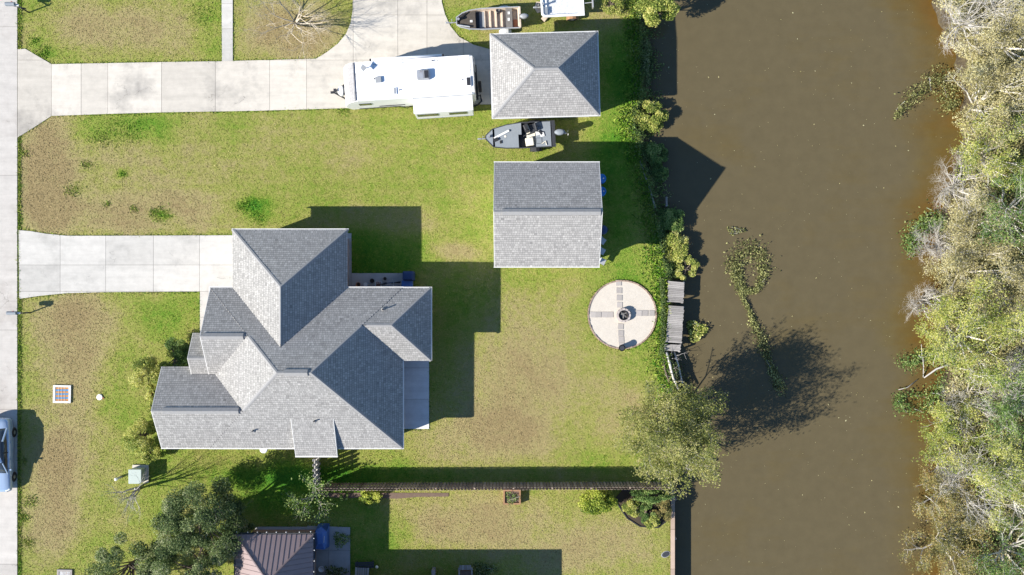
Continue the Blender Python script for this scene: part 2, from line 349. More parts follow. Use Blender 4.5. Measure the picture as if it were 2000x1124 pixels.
XX, YY = np.meshgrid(gx, gy); ZZ = ground_z(XX, YY)
nx, ny = len(gx), len(gy); idx = np.arange(nx * ny).reshape(ny, nx)
quads = np.stack([idx[:-1, :-1], idx[:-1, 1:], idx[1:, 1:], idx[1:, :-1]], -1).reshape(-1, 4)
dr = dry_shade(XX, YY)
right = smooth01((XX - bank(YY, BANK_R) + .8) / 1.5)
mud = np.maximum(smooth01(-ZZ / .1), right * .75)
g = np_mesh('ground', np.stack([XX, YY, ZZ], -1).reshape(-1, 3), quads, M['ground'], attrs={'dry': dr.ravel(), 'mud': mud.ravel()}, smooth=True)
tag(g, 'mown lawn and creek banks', None, None, 'structure')
wx = np.arange(6, 36.01, .6); wy = axis(-24, 24, .6, 420)
XX, YY = np.meshgrid(wx, wy); idx = np.arange(XX.size).reshape(XX.shape)
quads = np.stack([idx[:-1, :-1], idx[:-1, 1:], idx[1:, 1:], idx[1:, :-1]], -1).reshape(-1, 4)
amber_tint = 1.0 * smooth01(1 - (bank(YY, BANK_R) - XX - .2) / 6.0) + .12 * smooth01(1 - (XX - bank(YY, BANK_L)) / 2.0)  # amber tint grows towards the right bank, slightly along the left
w = np_mesh('water', np.stack([XX, YY, np.full_like(XX, WATER_Z)], -1).reshape(-1, 3), quads, M['water'], attrs={'amber': amber_tint.ravel()}, smooth=True)
tag(w, 'muddy brown creek water', None, None, 'structure')

# ------------------------------------------------------------------ concrete
PAVED = []
def slabs(name, label, poly_px, xc, yc, m, z=.045, gap=.009):
    "a paved area of separate slabs with open joints, lying on a dirt bed"
    poly = GP(poly_px); PAVED.append(poly)
    bed = MB().prism(poly, -.02, z - .022).build(name, M['joint']); tag(bed, label, None, None, 'structure')
    xs = [-1e6] + [G(a, 0)[0] for a in sorted(xc)] + [1e6]; ys = [-1e6] + sorted(G(0, b)[1] for b in yc) + [1e6]
    for i in range(len(xs) - 1):
        for j in range(len(ys) - 1):
            p = poly
            for a, b, c in ((-1, 0, -xs[i] - gap), (1, 0, xs[i + 1] - gap), (0, -1, -ys[j] - gap), (0, 1, ys[j + 1] - gap)):
                if p: p = clip(p, a, b, c)
            if len(p) > 2: MB().prism(p, 0, z + random.uniform(-.003, .003)).build('slab', m, bed)
    return bed
slabs('road', 'pale concrete road along the left edge', [(-230, -500), (34, -500), (34, 1700), (-230, 1700)], [-95], [-300, -120, 53, 343, 645, 800, 1102, 1400], M['road'], .035)
up = [(35, 97), (50, 96), (101, 126), (212, 124), (316, 122), (421, 120.5), (617, 115.5), (638, 103), (660, 86), (676, 67), (685, 45), (689, 20), (690, -60), (861, -60), (863, 5), (869, 28), (880, 52), (897, 73), (925, 88), (965, 99), (1010, 104), (1010, 204), (900, 205), (668, 212), (500, 217), (316, 220), (211, 223), (101, 227), (66, 250), (35, 269)]
slabs('driveway', 'long upper concrete driveway with flared apron', up, [101, 159, 211, 316, 421, 527, 599, 690, 777, 834, 905], [118.0, 30], M['concrete'])
mn = [(37, 450), (60, 452), (90, 457), (130, 461), (200, 461), (470, 460), (470, 569), (412, 569), (412, 690), (391, 690), (391, 570), (200, 571), (130, 573), (80, 578), (38, 584)]
slabs('driveway', 'main concrete driveway and front walk of the house', mn, [118, 207, 300, 390], [518, 569.5, 620], M['concrete2'])
slabs('sidewalk', 'narrow concrete footpath joining the upper driveway', [(432, -200), (454.5, -200), (455, 119.5), (434, 120)], [], [-120, -50, 8, 57], M['concrete2'], .05)
slabs('patio', 'concrete strip and small patio behind the garage', [(670, 456), (686.5, 456), (687, 534), (802, 534), (802, 590), (670, 590)], [687], [467], M['patio'])
slabs('patio', 'rear concrete patio under the house eave', [(770, 690), (838, 700), (838, 838), (786, 838), (770, 838)], [], [719, 780], M['rearpatio'])
slabs('patio', 'neighbour concrete patio in shade', [(600, 1027), (684, 1030), (684, 1180), (600, 1180)], [642], [1075], M['patio'])
slabs('patio', 'pinkish concrete pad above the neighbour roof', [(500, 1029), (606, 1029), (606, 1060), (490, 1060)], [], [], M['patio'])

# ------------------------------------------------------------------ roofs
class Vol:
    "one hip or gable roof body: axis of ridge, eave rectangle, eave height, pitch"
    def __init__(s, x0, x1, y0, y1, ze, pitch, ax, h0, h1):
        s.x0, s.x1, s.y0, s.y1, s.ze, s.p, s.ax, s.h0, s.h1 = x0, x1, y0, y1, ze, pitch, ax, h0, h1
        s.half = ((y1 - y0) if ax == 'x' else (x1 - x0)) / 2; s.zr = ze + s.half * pitch
    def slopes(s):
        x0, x1, y0, y1, ze, zr, hf = s.x0, s.x1, s.y0, s.y1, s.ze, s.zr, s.half
        if s.ax == 'x':
            ym = (y0 + y1) / 2; a = (x0 + hf * s.h0, ym, zr); b = (x1 - hf * s.h1, ym, zr)
            L = [[(x0, y0, ze), (x1, y0, ze), b, a], [(x1, y1, ze), (x0, y1, ze), a, b]]
            e0 = [(x0, y1, ze), (x0, y0, ze), a]; e1 = [(x1, y0, ze), (x1, y1, ze), b]
        else:
            xm = (x0 + x1) / 2; a = (xm, y0 + hf * s.h0, zr); b = (xm, y1 - hf * s.h1, zr)
            L = [[(x1, y0, ze), (x1, y1, ze), b, a], [(x0, y1, ze), (x0, y0, ze), a, b]]
            e0 = [(x0, y0, ze), (x1, y0, ze), a]; e1 = [(x1, y1, ze), (x0, y1, ze), b]
        g = []
        (L if s.h0 else g).append(e0); (L if s.h1 else g).append(e1)
        return L, g, a, b
    def z(s, x, y):
        d = min(y - s.y0, s.y1 - y) if s.ax == 'x' else min(x - s.x0, s.x1 - x)
        o = min(y - s.y0, s.y1 - y) if s.ax == 'y' else min(x - s.x0, s.x1 - x)
        if d < 0 or o < 0: return -9
        if s.ax == 'x': e0, e1 = x - s.x0, s.x1 - x
        else: e0, e1 = y - s.y0, s.y1 - y
        if s.h0: d = min(d, e0)
        if s.h1: d = min(d, e1)
        return s.ze + s.p * d
def tabs(slopes, vols, me_i, ex=.15, wmin=.10, wmax=.19):
    V = []; Q = []; A = []
    for poly in slopes:
        P = [Vector(p) for p in poly]; u = (P[1] - P[0]).normalized(); n = (P[1] - P[0]).cross(P[2] - P[1]).normalized(); v = n.cross(u)
        L = [((p - P[0]).dot(u), (p - P[0]).dot(v)) for p in P]; vm = max(b for a, b in L); j = 0; vv = 0.0
        while vv < vm - .02:
            v1 = min(vv + ex, vm); mid = (vv + v1) / 2; xs = []
            for (a0, b0), (a1, b1) in zip(L, L[1:] + L[:1]):
                if (b0 - mid) * (b1 - mid) < 0: xs.append(a0 + (a1 - a0) * (mid - b0) / (b1 - b0))
            if len(xs) >= 2:
                a, e = min(xs), max(xs); uu = a
                while uu < e - .01:
                    w_ = min(random.uniform(wmin, wmax), e - uu); q = uu + w_
                    cpt = P[0] + u * ((uu + q) / 2) + v * mid; hide = False
                    for k, o in enumerate(vols):
                        if k == me_i: continue
                        lim = .03 if k > me_i else -.026; ea = P[0] + u * uu + v * mid; eb = P[0] + u * q + v * mid
                        if o.z(ea.x, ea.y) > ea.z + lim and o.z(eb.x, eb.y) > eb.z + lim: hide = True; break
                    if not hide:
                        t = random.choice((.003, .006, .009)); b = len(V)
                        for (uu_, vv_, tt) in ((uu, vv, t), (q - .010, vv, t), (q - .010, v1 - .017, t), (uu, v1 - .017, t), (uu, vv, 0), (q - .010, vv, 0)):
                            V.append(tuple(P[0] + u * uu_ + v * vv_ + n * (tt + .003)))
                        Q += [(b, b + 1, b + 2, b + 3), (b + 4, b + 5, b + 1, b), (b + 4, b, b + 3, b + 3)][:2]
                        A += [min(1, max(0, random.gauss(.5 + (.10 if t > .008 else -.05), .10)))] * 6
                    uu = q
            vv += ex; j += 1
    return V, Q, A
def roof_body(parent, vols, org, msh, caps=True):
    for i, vo in enumerate(vols):
        L, g, a, b = vo.slopes(); mb = MB()
        x0, x1, y0, y1, ze = vo.x0, vo.x1, vo.y0, vo.y1, vo.ze
        for q in L: mb.add(q, [tuple(range(len(q)))])
        mb.add([(x0, y0, ze), (x0, y1, ze), (x1, y1, ze), (x1, y0, ze)], [(0, 1, 2, 3)])
        ro = mb.build('roof', M['deck'], parent, org=org)
        if g:
            for q in g: MB().add(q, [(0, 1, 2)]).build('gable_wall', M['siding'], ro, org=org)
        V, Q, A = tabs(L, vols, i)
        if V: np_mesh('shingles', V, Q, msh, ro, {'rnd': A}, org=org)['kind'] = 'stuff'
        # fascia boards on the eaves
        for (p, q) in (((x0, y0), (x1, y0)), ((x1, y0), (x1, y1)), ((x1, y1), (x0, y1)), ((x0, y1), (x0, y0))):
            gab = (vo.ax == 'x' and p[0] == q[0] and not (vo.h0 if p[0] == x0 else vo.h1)) or (vo.ax == 'y' and p[1] == q[1] and not (vo.h0 if p[1] == y0 else vo.h1))
            if gab: continue
            mx, my = (p[0] + q[0]) / 2, (p[1] + q[1]) / 2; c = ((x0 + x1) / 2, (y0 + y1) / 2)
            if any(o is not vo and o.z(mx + .2 * np.sign(mx - c[0]) * (p[0] == q[0]), my + .2 * np.sign(my - c[1]) * (p[1] == q[1])) > ze for o in vols) and i > 0: continue
            if p[0] == q[0]: MB().box(p[0] + .026 * np.sign(p[0] - c[0]), my, ze - .07, .05, abs(q[1] - p[1]) - .01, .15).build('fascia', M['fascia'], ro, org=org)
            else: MB().box(mx, p[1] + .026 * np.sign(p[1] - c[1]), ze - .07, abs(q[0] - p[0]) + .1, .05, .15).build('fascia', M['fascia'], ro, org=org)
        # rake boards
        for q in g:
            p0, p1, pr = [Vector(t) for t in q]; outw = Vector(((p0.x + p1.x) / 2 - (x0 + x1) / 2, (p0.y + p1.y) / 2 - (y0 + y1) / 2, 0)).normalized() * .03
            for e in (p0, p1):
                rk = MB(); dn = Vector((0, 0, -.16)); up_ = Vector((0, 0, .012))
                vs = [e + up_, pr + up_, pr + dn, e + dn]; vs = vs + [t + outw for t in vs]
                rk.add(vs, [(0, 1, 2, 3), (7, 6, 5, 4), (0, 4, 5, 1), (1, 5, 6, 2), (2, 6, 7, 3), (3, 7, 4, 0)])
                rk.build('rake_board', M['fascia'], ro, org=org)
        if caps:   # overlapping cap pieces over ridge and hips
            cm = MB(); lines = [(a, b)]
            if vo.h0: lines += [(p, a) for p in ([(x0, y0, ze), (x0, y1, ze)] if vo.ax == 'x' else [(x0, y0, ze), (x1, y0, ze)])]
            if vo.h1: lines += [(p, b) for p in ([(x1, y0, ze), (x1, y1, ze)] if vo.ax == 'x' else [(x0, y1, ze), (x1, y1, ze)])]
            for p, q in lines:
                p, q = Vector(p), Vector(q); d = q - p; ln_ = d.length
                if ln_ < .2: continue
                d.normalize(); side = d.cross(Vector((0, 0, 1))).normalized(); k = 0.0
                while k < ln_ - .05:
                    c0 = p + d * k; c1 = p + d * min(k + .22, ln_); md = (c0 + c1) / 2
                    if not any(o is not vo and o.z(md.x, md.y) > md.z - .09 for o in vols):
                        hw = .10; up0 = Vector((0, 0, .03)); up1 = Vector((0, 0, .026)); dz = Vector((0, 0, -(.075 if d.z < .1 else .045)))
                        cm.add([c0 + up0, c0 + side * hw + dz + up0, c1 + side * hw + dz + up1, c1 + up1, c0 - side * hw + dz + up0, c1 - side * hw + dz + up1], [(0, 1, 2, 3), (4, 0, 3, 5)])
                    k += .2
            if cm.v: cm.build('ridge_cap', M['cap'], ro, org=org)['kind'] = 'stuff'
def ridge_vent(parent, xa, xb, y, z, org):
    m = MB(); w_ = .19
    vs = []
    for x in (xa, xb): vs += [(x, y - w_, z - .045), (x, y, z + .115), (x, y + w_, z - .045), (x, y + w_, z - .13), (x, y - w_, z - .13)]
    m.add(vs, [(0, 1, 6, 5), (1, 2, 7, 6), (2, 3, 8, 7), (4, 0, 5, 9), (4, 3, 2, 1, 0), (5, 6, 7, 8, 9)])
    return m.build('ridge_vent', M['cap'], parent, org=org)
def walls(parent, x0, x1, y0, y1, z1, m, org, t=.14):
    for nm, (cx, cy, sx, sy) in {'a': ((x0 + x1) / 2, y0 + t / 2, x1 - x0, t), 'b': ((x0 + x1) / 2, y1 - t / 2, x1 - x0, t), 'c': (x0 + t / 2, (y0 + y1) / 2, t, y1 - y0 - 2 * t), 'd': (x1 - t / 2, (y0 + y1) / 2, t, y1 - y0 - 2 * t)}.items():
        MB().box(cx, cy, z1 / 2, sx, sy, z1).build('wall', m, parent, org=org)
def window(parent, cx, cy, cz, wd, ht, axis_, org):
    a = (wd, .06) if axis_ == 'x' else (.06, wd); f = MB().box(cx, cy, cz, a[0] + .12, a[1] + .04, ht + .12) if axis_ == 'x' else MB().box(cx, cy, cz, a[0] + .04, a[1] + .12, ht + .12)
    fr = f.build('window', M['fascia'], parent, org=org); MB().box(cx, cy, cz, a[0] + (.05 if axis_ != 'x' else 0), a[1] + (.05 if axis_ == 'x' else 0), ht).build('pane', M['glass'], fr, org=org)

# main house
PT = .73; ZE = 3.0; f3 = (H - ZE) / H * S
hx = lambda px: (px - 1000) * f3
hy = lambda py: (562 - py) * f3
Y0, Y1 = hy(876), hy(562)
V2 = Vol(-18.3, hx(787), Y0, Y1, ZE, PT, 'x', 1, 1)
V1 = Vol(hx(454), hx(679), hy(700), hy(448.5), ZE + .002, PT, 'y', 0, 1)
V3 = Vol(-13.0, hx(842), hy(705), Y1 - .012, ZE - .012, PT, 'x', 0, 1)
V4 = Vol(-18.25, -12.5, -5.70, -.012, ZE - .012, PT, 'x', 0, 0)
V5 = Vol(-21.2, -14.0, Y0 + .012, hy(716.5), ZE - .01, PT, 'x', 0, 0)
V6 = Vol(-19.3, -16.5, -5.67, -2.75, ZE - .005, PT, 'x', 0, 0)
org = (-13, -5, 0)
house = thing('house', 'large grey shingled house with many hips and valleys beside the main driveway', 'house', org)
roof_body(house, [V2, V1, V3, V4, V5, V6], org, M['shingle'])
# low shed roof over the south bump-out
bx0, bx1 = hx(579), hx(658.5); ytop, ybot = -7.75, hy(890.5)
zt = ZE + PT * (ytop - Y0) + .01; zb = 3.12
q = [(bx0, ybot, zb), (bx1, ybot, zb), (bx1, ytop, zt), (bx0, ytop, zt)]
ro = MB().add(q + [(x, y, z - .12) for x, y, z in q], [(0, 1, 2, 3), (7, 6, 5, 4), (0, 4, 5, 1), (1, 5, 6, 2), (3, 2, 6, 7), (0, 3, 7, 4)]).build('roof', M['deck'], house, org=org)
V, Q, A = tabs([q], [], 0); np_mesh('shingles', V, Q, M['shingle'], ro, {'rnd': A}, org=org)['kind'] = 'stuff'
MB().box((bx0 + bx1) / 2, ybot - .04, zb - .07, bx1 - bx0 + .1, .07, .14).build('fascia', M['fascia'], ro, org=org)
for xe in (bx0 - .02, bx1 + .02):
    MB().add([(xe - .015, ybot, zb + .02), (xe - .015, ytop, zt + .02), (xe - .015, ytop, zt - .6), (xe - .015, ybot, zb - .16), (xe + .015, ybot, zb + .02), (xe + .015, ytop, zt + .02), (xe + .015, ytop, zt - .6), (xe + .015, ybot, zb - .16)], [(0, 1, 2, 3), (7, 6, 5, 4), (0, 4, 5, 1), (3, 2, 6, 7)]).build('rake_board', M['fascia'], ro, org=org)
ridge_vent(house, (395 - 1000) * (H - 5.2) / H * S, (474 - 1000) * (H - 5.2) / H * S, (V4.y0 + V4.y1) / 2, V4.zr, org)
ridge_vent(house, (316 - 1000) * (H - 4.9) / H * S, (465 - 1000) * (H - 4.9) / H * S, (V5.y0 + V5.y1) / 2, V5.zr, org)
ridge_vent(house, (552 - 1000) * (H - 6.8) / H * S, (599 - 1000) * (H - 6.8) / H * S, (V2.y0 + V2.y1) / 2, V2.zr, org)
for a, b in ((748, 605), (617, 821), (494, 842)):      # plumbing vents
    x, y = G(a, b, 4); z = max(v.z(x, y) for v in (V1, V2, V3, V4, V5))
    pm = MB().tube([(x, y, z - .1), (x, y, z + .32)], .045, 8); pm.build('vent_pipe', M['dark'], house, org=org)
    MB().lathe([(.13, -.03), (.11, .03), (.05, .1)], 10, (x, y, z)).build('pipe_flashing', M['cap'], house, org=org)
o4 = .42
walls(house, V1.x0 + o4, V1.x1 - o4, -1.0, V1.y1 - o4, ZE - .05, M['brick'], org)
walls(house, V2.x0 + o4, V2.x1 - o4, V2.y0 + o4, V2.y1 - o4, ZE - .05, M['brick'], org)
walls(house, -7.0, V3.x1 - o4, V3.y0 + o4, V3.y1 - o4, ZE - .07, M['brick'], org)
walls(house, V5.x0 + o4, -18.4, V5.y0 + o4, V5.y1 - o4, ZE - .07, M['brick'], org)
gd = MB(); gdy = (V1.y0 + V1.y1) / 2 + .9
gd.box(V1.x0 + o4 - .03, gdy, 1.1, .05, 4.8, 2.2); gdo = gd.build('garage_door', M['fascia'], house, org=org)
for k in range(4): MB().box(V1.x0 + o4 - .07, gdy, .28 + k * .55, .03, 4.7, .5).build('panel', M['white'], gdo, org=org)
for (cx, cy, ax_) in ((-9.5, V2.y0 + o4 - .02, 'x'), (-15.5, V2.y0 + o4 - .02, 'x'), (V5.x0 + o4 - .02, -7.2, 'y'), (V2.x1 - o4 + .02, -7.0, 'y'), (V3.x1 - o4 + .02, -2.2, 'y'), (-8.6, V3.y1 - o4 + .02, 'x')):
    window(house, cx, cy, 1.6, 1.2, 1.3, ax_, org)
dd = MB().box(V2.x0 + o4 - .03, -4.2, 1.05, .05, .95, 2.1).build('door', M['navy'], house, org=org); MB().box(V2.x0 + o4 - .08, -4.55, 1.0, .06, .05, .12).build('handle', M['steel'], dd, org=org)
for k in (-2.95, -5.4): MB().box(-19.0, k, 1.45, .16, .16, 2.9).build('porch_post', M['fascia'], house, org=org)
MB().lathe([(.0, 0), (.22, 0), (.24, .05), (.2, .09), (0, .1)], 16, (*G(515, 878, 2.6), 2.55)).build('satellite_dish', M['white'], house, org=org)

# shed with gable roof
x0, y1 = G(966, 318, 3.0); x1, y0 = G(1169.5, 521.5, 3.0)
VS = Vol(x0, x1, y0, y1, 3.12, .70, 'x', 0, 0); org = ((x0 + x1) / 2, (y0 + y1) / 2, 0)
shed = thing('shed', 'square gable roofed grey shingle workshop with long ridge vent near the creek', 'shed', org)
roof_body(shed, [VS], org, M['shingle2'])
ridge_vent(shed, (981 - 1000) * (H - 5.3) / H * S, x1 - .08, (y0 + y1) / 2, VS.zr, org)
walls(shed, x0 + .35, x1 - .35, y0 + .35, y1 - .35, 2.95, M['siding'], org)
sd = MB().box(x0 + .32, (y0 + y1) / 2, 1.15, .05, 3.2, 2.3).build('garage_door', M['fascia'], shed, org=org)
for k in range(4): MB().box(x0 + .285, (y0 + y1) / 2, .3 + k * .56, .03, 3.1, .5).build('panel', M['white'], sd, org=org)
window(shed, x1 - .33, (y0 + y1) / 2 + .3, 1.6, 1.0, 1.0, 'y', org)
# hip roofed outbuilding
x0, y1 = G(960, 65, 3.05); x1, y0 = G(1169, 228, 3.05)
VC = Vol(x0, x1, y0, y1, 3.05, .74, 'x', 1, 1); org = ((x0 + x1) / 2, (y0 + y1) / 2, 0)
gar = thing('outbuilding', 'hip roofed grey shingle outbuilding at the end of the upper driveway', 'outbuilding', org, R(1.5))
roof_body(gar, [VC], org, M['shingle2'])
walls(gar, x0 + .4, x1 - .4, y0 + .4, y1 - .4, 3.0, M['siding'], org)
dd = MB().box(x0 + .37, org[1], 1.15, .05, 3.4, 2.3).build('garage_door', M['fascia'], gar, org=org)
for k in range(4): MB().box(x0 + .335, org[1], .3 + k * .56, .03, 3.3, .5).build('panel', M['white'], dd, org=org)
window(gar, org[0], y0 + .38, 1.6, 1.1, 1.0, 'x', org)

# neighbour house: ribbed metal hip roof with a bigger roof further down
x0, y1 = G(460, 1044.5, 3.0); x1, _ = G(612, 0, 3.0); xl, yl = G(600, 1149, 3.0); xr, _ = G(969, 0, 3.0)
VN = Vol(x0, x1, y1 - 9, y1, 3.0, .72, 'y', 0, 1); VM = Vol(x0 - 1, xr, yl - 9, yl, 2.99, .6, 'x', 1, 1)
org = (-14, -21, 0)
nb = thing('house', 'neighbour house with brown ribbed metal roof at the bottom edge', 'house', org)
for vo in (VN, VM):
    L, gb, a, b = vo.slopes(); mb = MB()
    for q in L: mb.add(q, [tuple(range(len(q)))])
    mb.add([(vo.x0, vo.y0, vo.ze), (vo.x0, vo.y1, vo.ze), (vo.x1, vo.y1, vo.ze), (vo.x1, vo.y0, vo.ze)], [(0, 1, 2, 3)])
    ro = mb.build('roof', M['metalroof'], nb, org=org)
    if vo is VM: continue
    for q in L:
        P = [Vector(p) for p in q]; u = (P[1] - P[0]).normalized(); n = (P[1] - P[0]).cross(P[2] - P[1]).normalized(); v = n.cross(u)
        pl = [((p - P[0]).dot(u), (p - P[0]).dot(v)) for p in P]; um = (P[1] - P[0]).length; k = .15
        while k < um:
            c = clip(clip(pl, 1, 0, k + .02), -1, 0, -k + .02)
            if len(c) > 2:
                vt = max(t[1] for t in c)
                if vt > .15:
                    vs = [P[0] + u * a_ + v * b_ + n * h_ for a_, b_, h_ in ((k - .02, 0, .002), (k + .02, 0, .002), (k + .02, vt - .03, .002), (k - .02, vt - .03, .002), (k - .012, 0, .028), (k + .012, 0, .028), (k + .012, vt - .03, .028), (k - .012, vt - .03, .028))]
                    MB().add(vs, [(4, 5, 6, 7), (0, 1, 5, 4), (1, 2, 6, 5), (2, 3, 7, 6), (3, 0, 4, 7)]).build('roof_rib', M['metalrib'], ro, org=org)
            k += .3
    for p in ((vo.x0, vo.y1, vo.ze), (vo.x1, vo.y1, vo.ze)):
        MB().tube([(p[0], p[1], p[2] + .02), (b[0], b[1], b[2] + .02)], .06, 6).build('hip_flashing', M['metalrib'], ro, org=org)
    MB().box(x1 + .05, (vo.y0 + vo.y1) / 2, 2.92, .1, 9, .12).build('gutter', M['dark'], ro, org=org); MB().box((x0 + x1) / 2, y1 + .05, 2.92, x1 - x0 + .2, .1, .12).build('gutter', M['dark'], ro, org=org); MB().box(x0 - .05, (vo.y0 + vo.y1) / 2, 2.92, .1, 9, .12).build('gutter', M['dark'], ro, org=org)
walls(nb, x0 + .4, x1 - .4, y1 - 8.8, y1 - .4, 2.95, M['brick'], org); walls(nb, VM.x0 + .4, VM.x1 - .4, VM.y0 + .4, VM.y1 - .4, 2.94, M['brick'], org)
st = thing('string_lights', 'row of small white bulbs strung along the brown metal roof eaves', 'string lights', (x0, y1, 3.0))
for k, (a, b) in enumerate([(462, 1043), (484, 1043), (503, 1043), (521, 1043), (540, 1043), (559, 1043), (585, 1043), (607, 1042), (610, 1052), (611, 1075), (611, 1096), (610, 1117), (460, 1060), (460, 1082), (460, 1104)]):
    xx, yy = G(a, b, 3.05); d = .1 if b < 1044 else 0; e = (.1 if a > 600 else -.1) if b > 1044 else 0
    MB().lathe([(0, -.02), (.03, -.005), (.034, .02), (.015, .05), (0, .055)], 8, (xx + e - x0, yy + d - y1, .05)).build('bulb', M['bulb'], st)

# ------------------------------------------------------------------ wheels, trailers, boats
def wheel(parent, x, y, z, r, w, axis_='y', name='wheel'):
    "tyre and rim, axle along the given local axis"
    def place(prof, n):
        m = MB().lathe(prof, n); m.v = [((a, c, b) if axis_ == 'y' else (c, a, b)) for a, b, c in m.v]
        m.v = [(a + x, b + y, c + z) for a, b, c in m.v]; return m
    t = place([(r * .62, -w / 2), (r * .93, -w / 2), (r, -w / 2 + .03), (r, w / 2 - .03), (r * .93, w / 2), (r * .62, w / 2)], 20).build(name, M['rubber'], parent, True)
    place([(0, -w / 2 - .005), (r * .3, -w / 2 - .01), (r * .6, -w / 2 + .02), (r * .6, w / 2 - .02), (r * .3, w / 2 + .01), (0, w / 2 + .005)], 12).build('rim', M['chrome'], t)
def trailer(label, loc, rz, L, Wd, axle, tongue, fend='white', group='boat trailers'):
    t = thing('boat_trailer', label, 'trailer', loc, rz, group)
    for s in (-1, 1):
        MB().tube([(-L * .42, s * Wd * .2, .42), (-L * .1, s * Wd * .4, .42), (L * .5, s * Wd * .4, .42)], .04, 6).build('frame_rail', M['steel'], t)
        MB().box(0, s * Wd * .25, .52, L * .8, .08, .05).build('bunk', M['carpet'], t)
        wheel(t, axle, s * (Wd * .5 + .08), .3, .3, .2)
        fm = MB(); R_ = .37
        rings = []
        for k in range(7):
            a = PI * k / 6; c, n = math.cos(a), math.sin(a)
            rings.append([(axle + c * R_, s * (Wd * .5 - .04), .3 + n * R_), (axle + c * R_, s * (Wd * .5 + .2), .3 + n * R_), (axle + c * (R_ + .02), s * (Wd * .5 + .2), .3 + n * (R_ + .02)), (axle + c * (R_ + .02), s * (Wd * .5 - .04), .3 + n * (R_ + .02))])
        fm.loft(rings).build('fender', M[fend], t)
    for k in (-.3, .0, .3): MB().box(L * k, 0, .4, .07, Wd * .8, .07).build('crossmember', M['steel'], t)
    MB().box(axle, 0, .32, .07, Wd + .1, .07).build('axle', M['steel'], t)
    MB().tube([(-L * .38, 0, .42), (-L * .5 - tongue, 0, .45)], .045, 6).build('tongue', M['steel'], t)
    MB().box(-L * .5 - tongue - .08, 0, .47, .22, .1, .1).build('coupler', M['steel'], t, bevel=.02)
    MB().tube([(-L * .5 - tongue * .55, .09, .05), (-L * .5 - tongue * .55, .09, .85)], .03, 8).build('jack', M['steel'], t)
    MB().box(-L * .46, 0, .8, .08, .1, .8).build('winch_post', M['dark'], t); MB().lathe([(0, 0), (.08, 0), (.08, .1), (0, .1)], 10, (-L * .46, 0, 1.2)).build('winch', M['steel'], t)
    return t
def offset(pts, d):
    "pull an outline inward"
    n = len(pts); o = []
    for i in range(n):
        p, q, r = Vector(pts[i - 1]), Vector(pts[i]), Vector(pts[(i + 1) % n])
        e1 = (q - p).normalized(); e2 = (r - q).normalized(); n1 = Vector((-e1.y, e1.x)); n2 = Vector((-e2.y, e2.x)); b = (n1 + n2)
        b = b / max(.3, b.length_squared) * 2 * .5 * 2 if b.length > 1e-6 else n1
        b = b * .5 if b.length > 1.9 else b; o.append(tuple(q + b.normalized() * d * min(1.6, 1 / max(.5, n1.dot(b.normalized())))))
    return o
def hull(parent, out, zg, zb, mat_out, mat_in, zf, rim=.06):
    "open boat: flared outside, gunwale rim, inside sheet and floor"
    bot = [(x * .93, y * .8) for x, y in out]; ins = offset(out, rim); fl = [(x * .95, y * .86) for x, y in ins]
    n = len(out); m = MB()
    m.add([(x, y, zb) for x, y in bot] + [(x, y, zg - .1) for x, y in out] + [(x, y, zg) for x, y in out], [tuple(range(n - 1, -1, -1))] + [(i + a, (i + 1) % n + a, (i + 1) % n + a + n, i + a + n) for a in (0, n) for i in range(n)])
    h = m.build('hull', mat_out, parent)
    m = MB().add([(x, y, zg) for x, y in out] + [(x, y, zg) for x, y in ins], [(i, (i + 1) % n, n + (i + 1) % n, n + i) for i in range(n)]).build('gunwale', mat_out, parent)
    m = MB().add([(x, y, zg) for x, y in ins] + [(x, y, zf) for x, y in fl], [(i, (i + 1) % n, n + (i + 1) % n, n + i) for i in range(n)] + [tuple(range(n, 2 * n))]).build('floor', mat_in, parent)
    return ins
def span(out, xa, xb, d=.02):
    return clip(clip(offset(out, d), -1, 0, -xa), 1, 0, xb)
def outboard(parent, x, y, z, sc, mcowl, tilt=0.0):
    m = MB()
    rings = []
    for zz, a, b in ((-.28, .15, .1), (-.2, .26, .15), (.02, .3, .17), (.12, .25, .15), (.16, .14, .09)):
        rings.append([(x + sc * (a * math.cos(t) + .25), y + sc * b * math.sin(t), z + sc * zz + .3) for t in np.linspace(0, 2 * PI, 14)[:-1]])
    ob = m.loft(rings).build('outboard_motor', mcowl, parent, True); MB().box(x + .25 * sc, y, z + .3 + .03 * sc, .5 * sc, .26 * sc, .03).build('cowl_band', M['dark'], ob)
    ex = tilt
    MB().tube([(x + .25 * sc, y, z + .1), (x + .25 * sc + ex * .4, y, z - .35 + ex * .35), (x + .25 * sc + ex * .8, y, z - .62 + ex * .6)], [.09 * sc, .07 * sc, .05 * sc], 8).build('motor_leg', M['greyplastic'], ob)
    p = MB(); px_, pz_ = x + .3 * sc + ex * .85, z - .6 + ex * .62
    for k in range(3):
        a = 2 * PI * k / 3 + .5; p.add([(px_, y, pz_), (px_ + .05, y + .16 * math.cos(a - .4), pz_ + .16 * math.sin(a - .4)), (px_ + .02, y + .2 * math.cos(a), pz_ + .2 * math.sin(a)), (px_ - .03, y + .15 * math.cos(a + .4), pz_ + .15 * math.sin(a + .4))], [(0, 1, 2, 3)])
    p.build('propeller', M['alu'], ob); MB().box(x + .02, y, z + .05, .14, .3 * sc, .4).build('motor_bracket', M['dark'], ob)

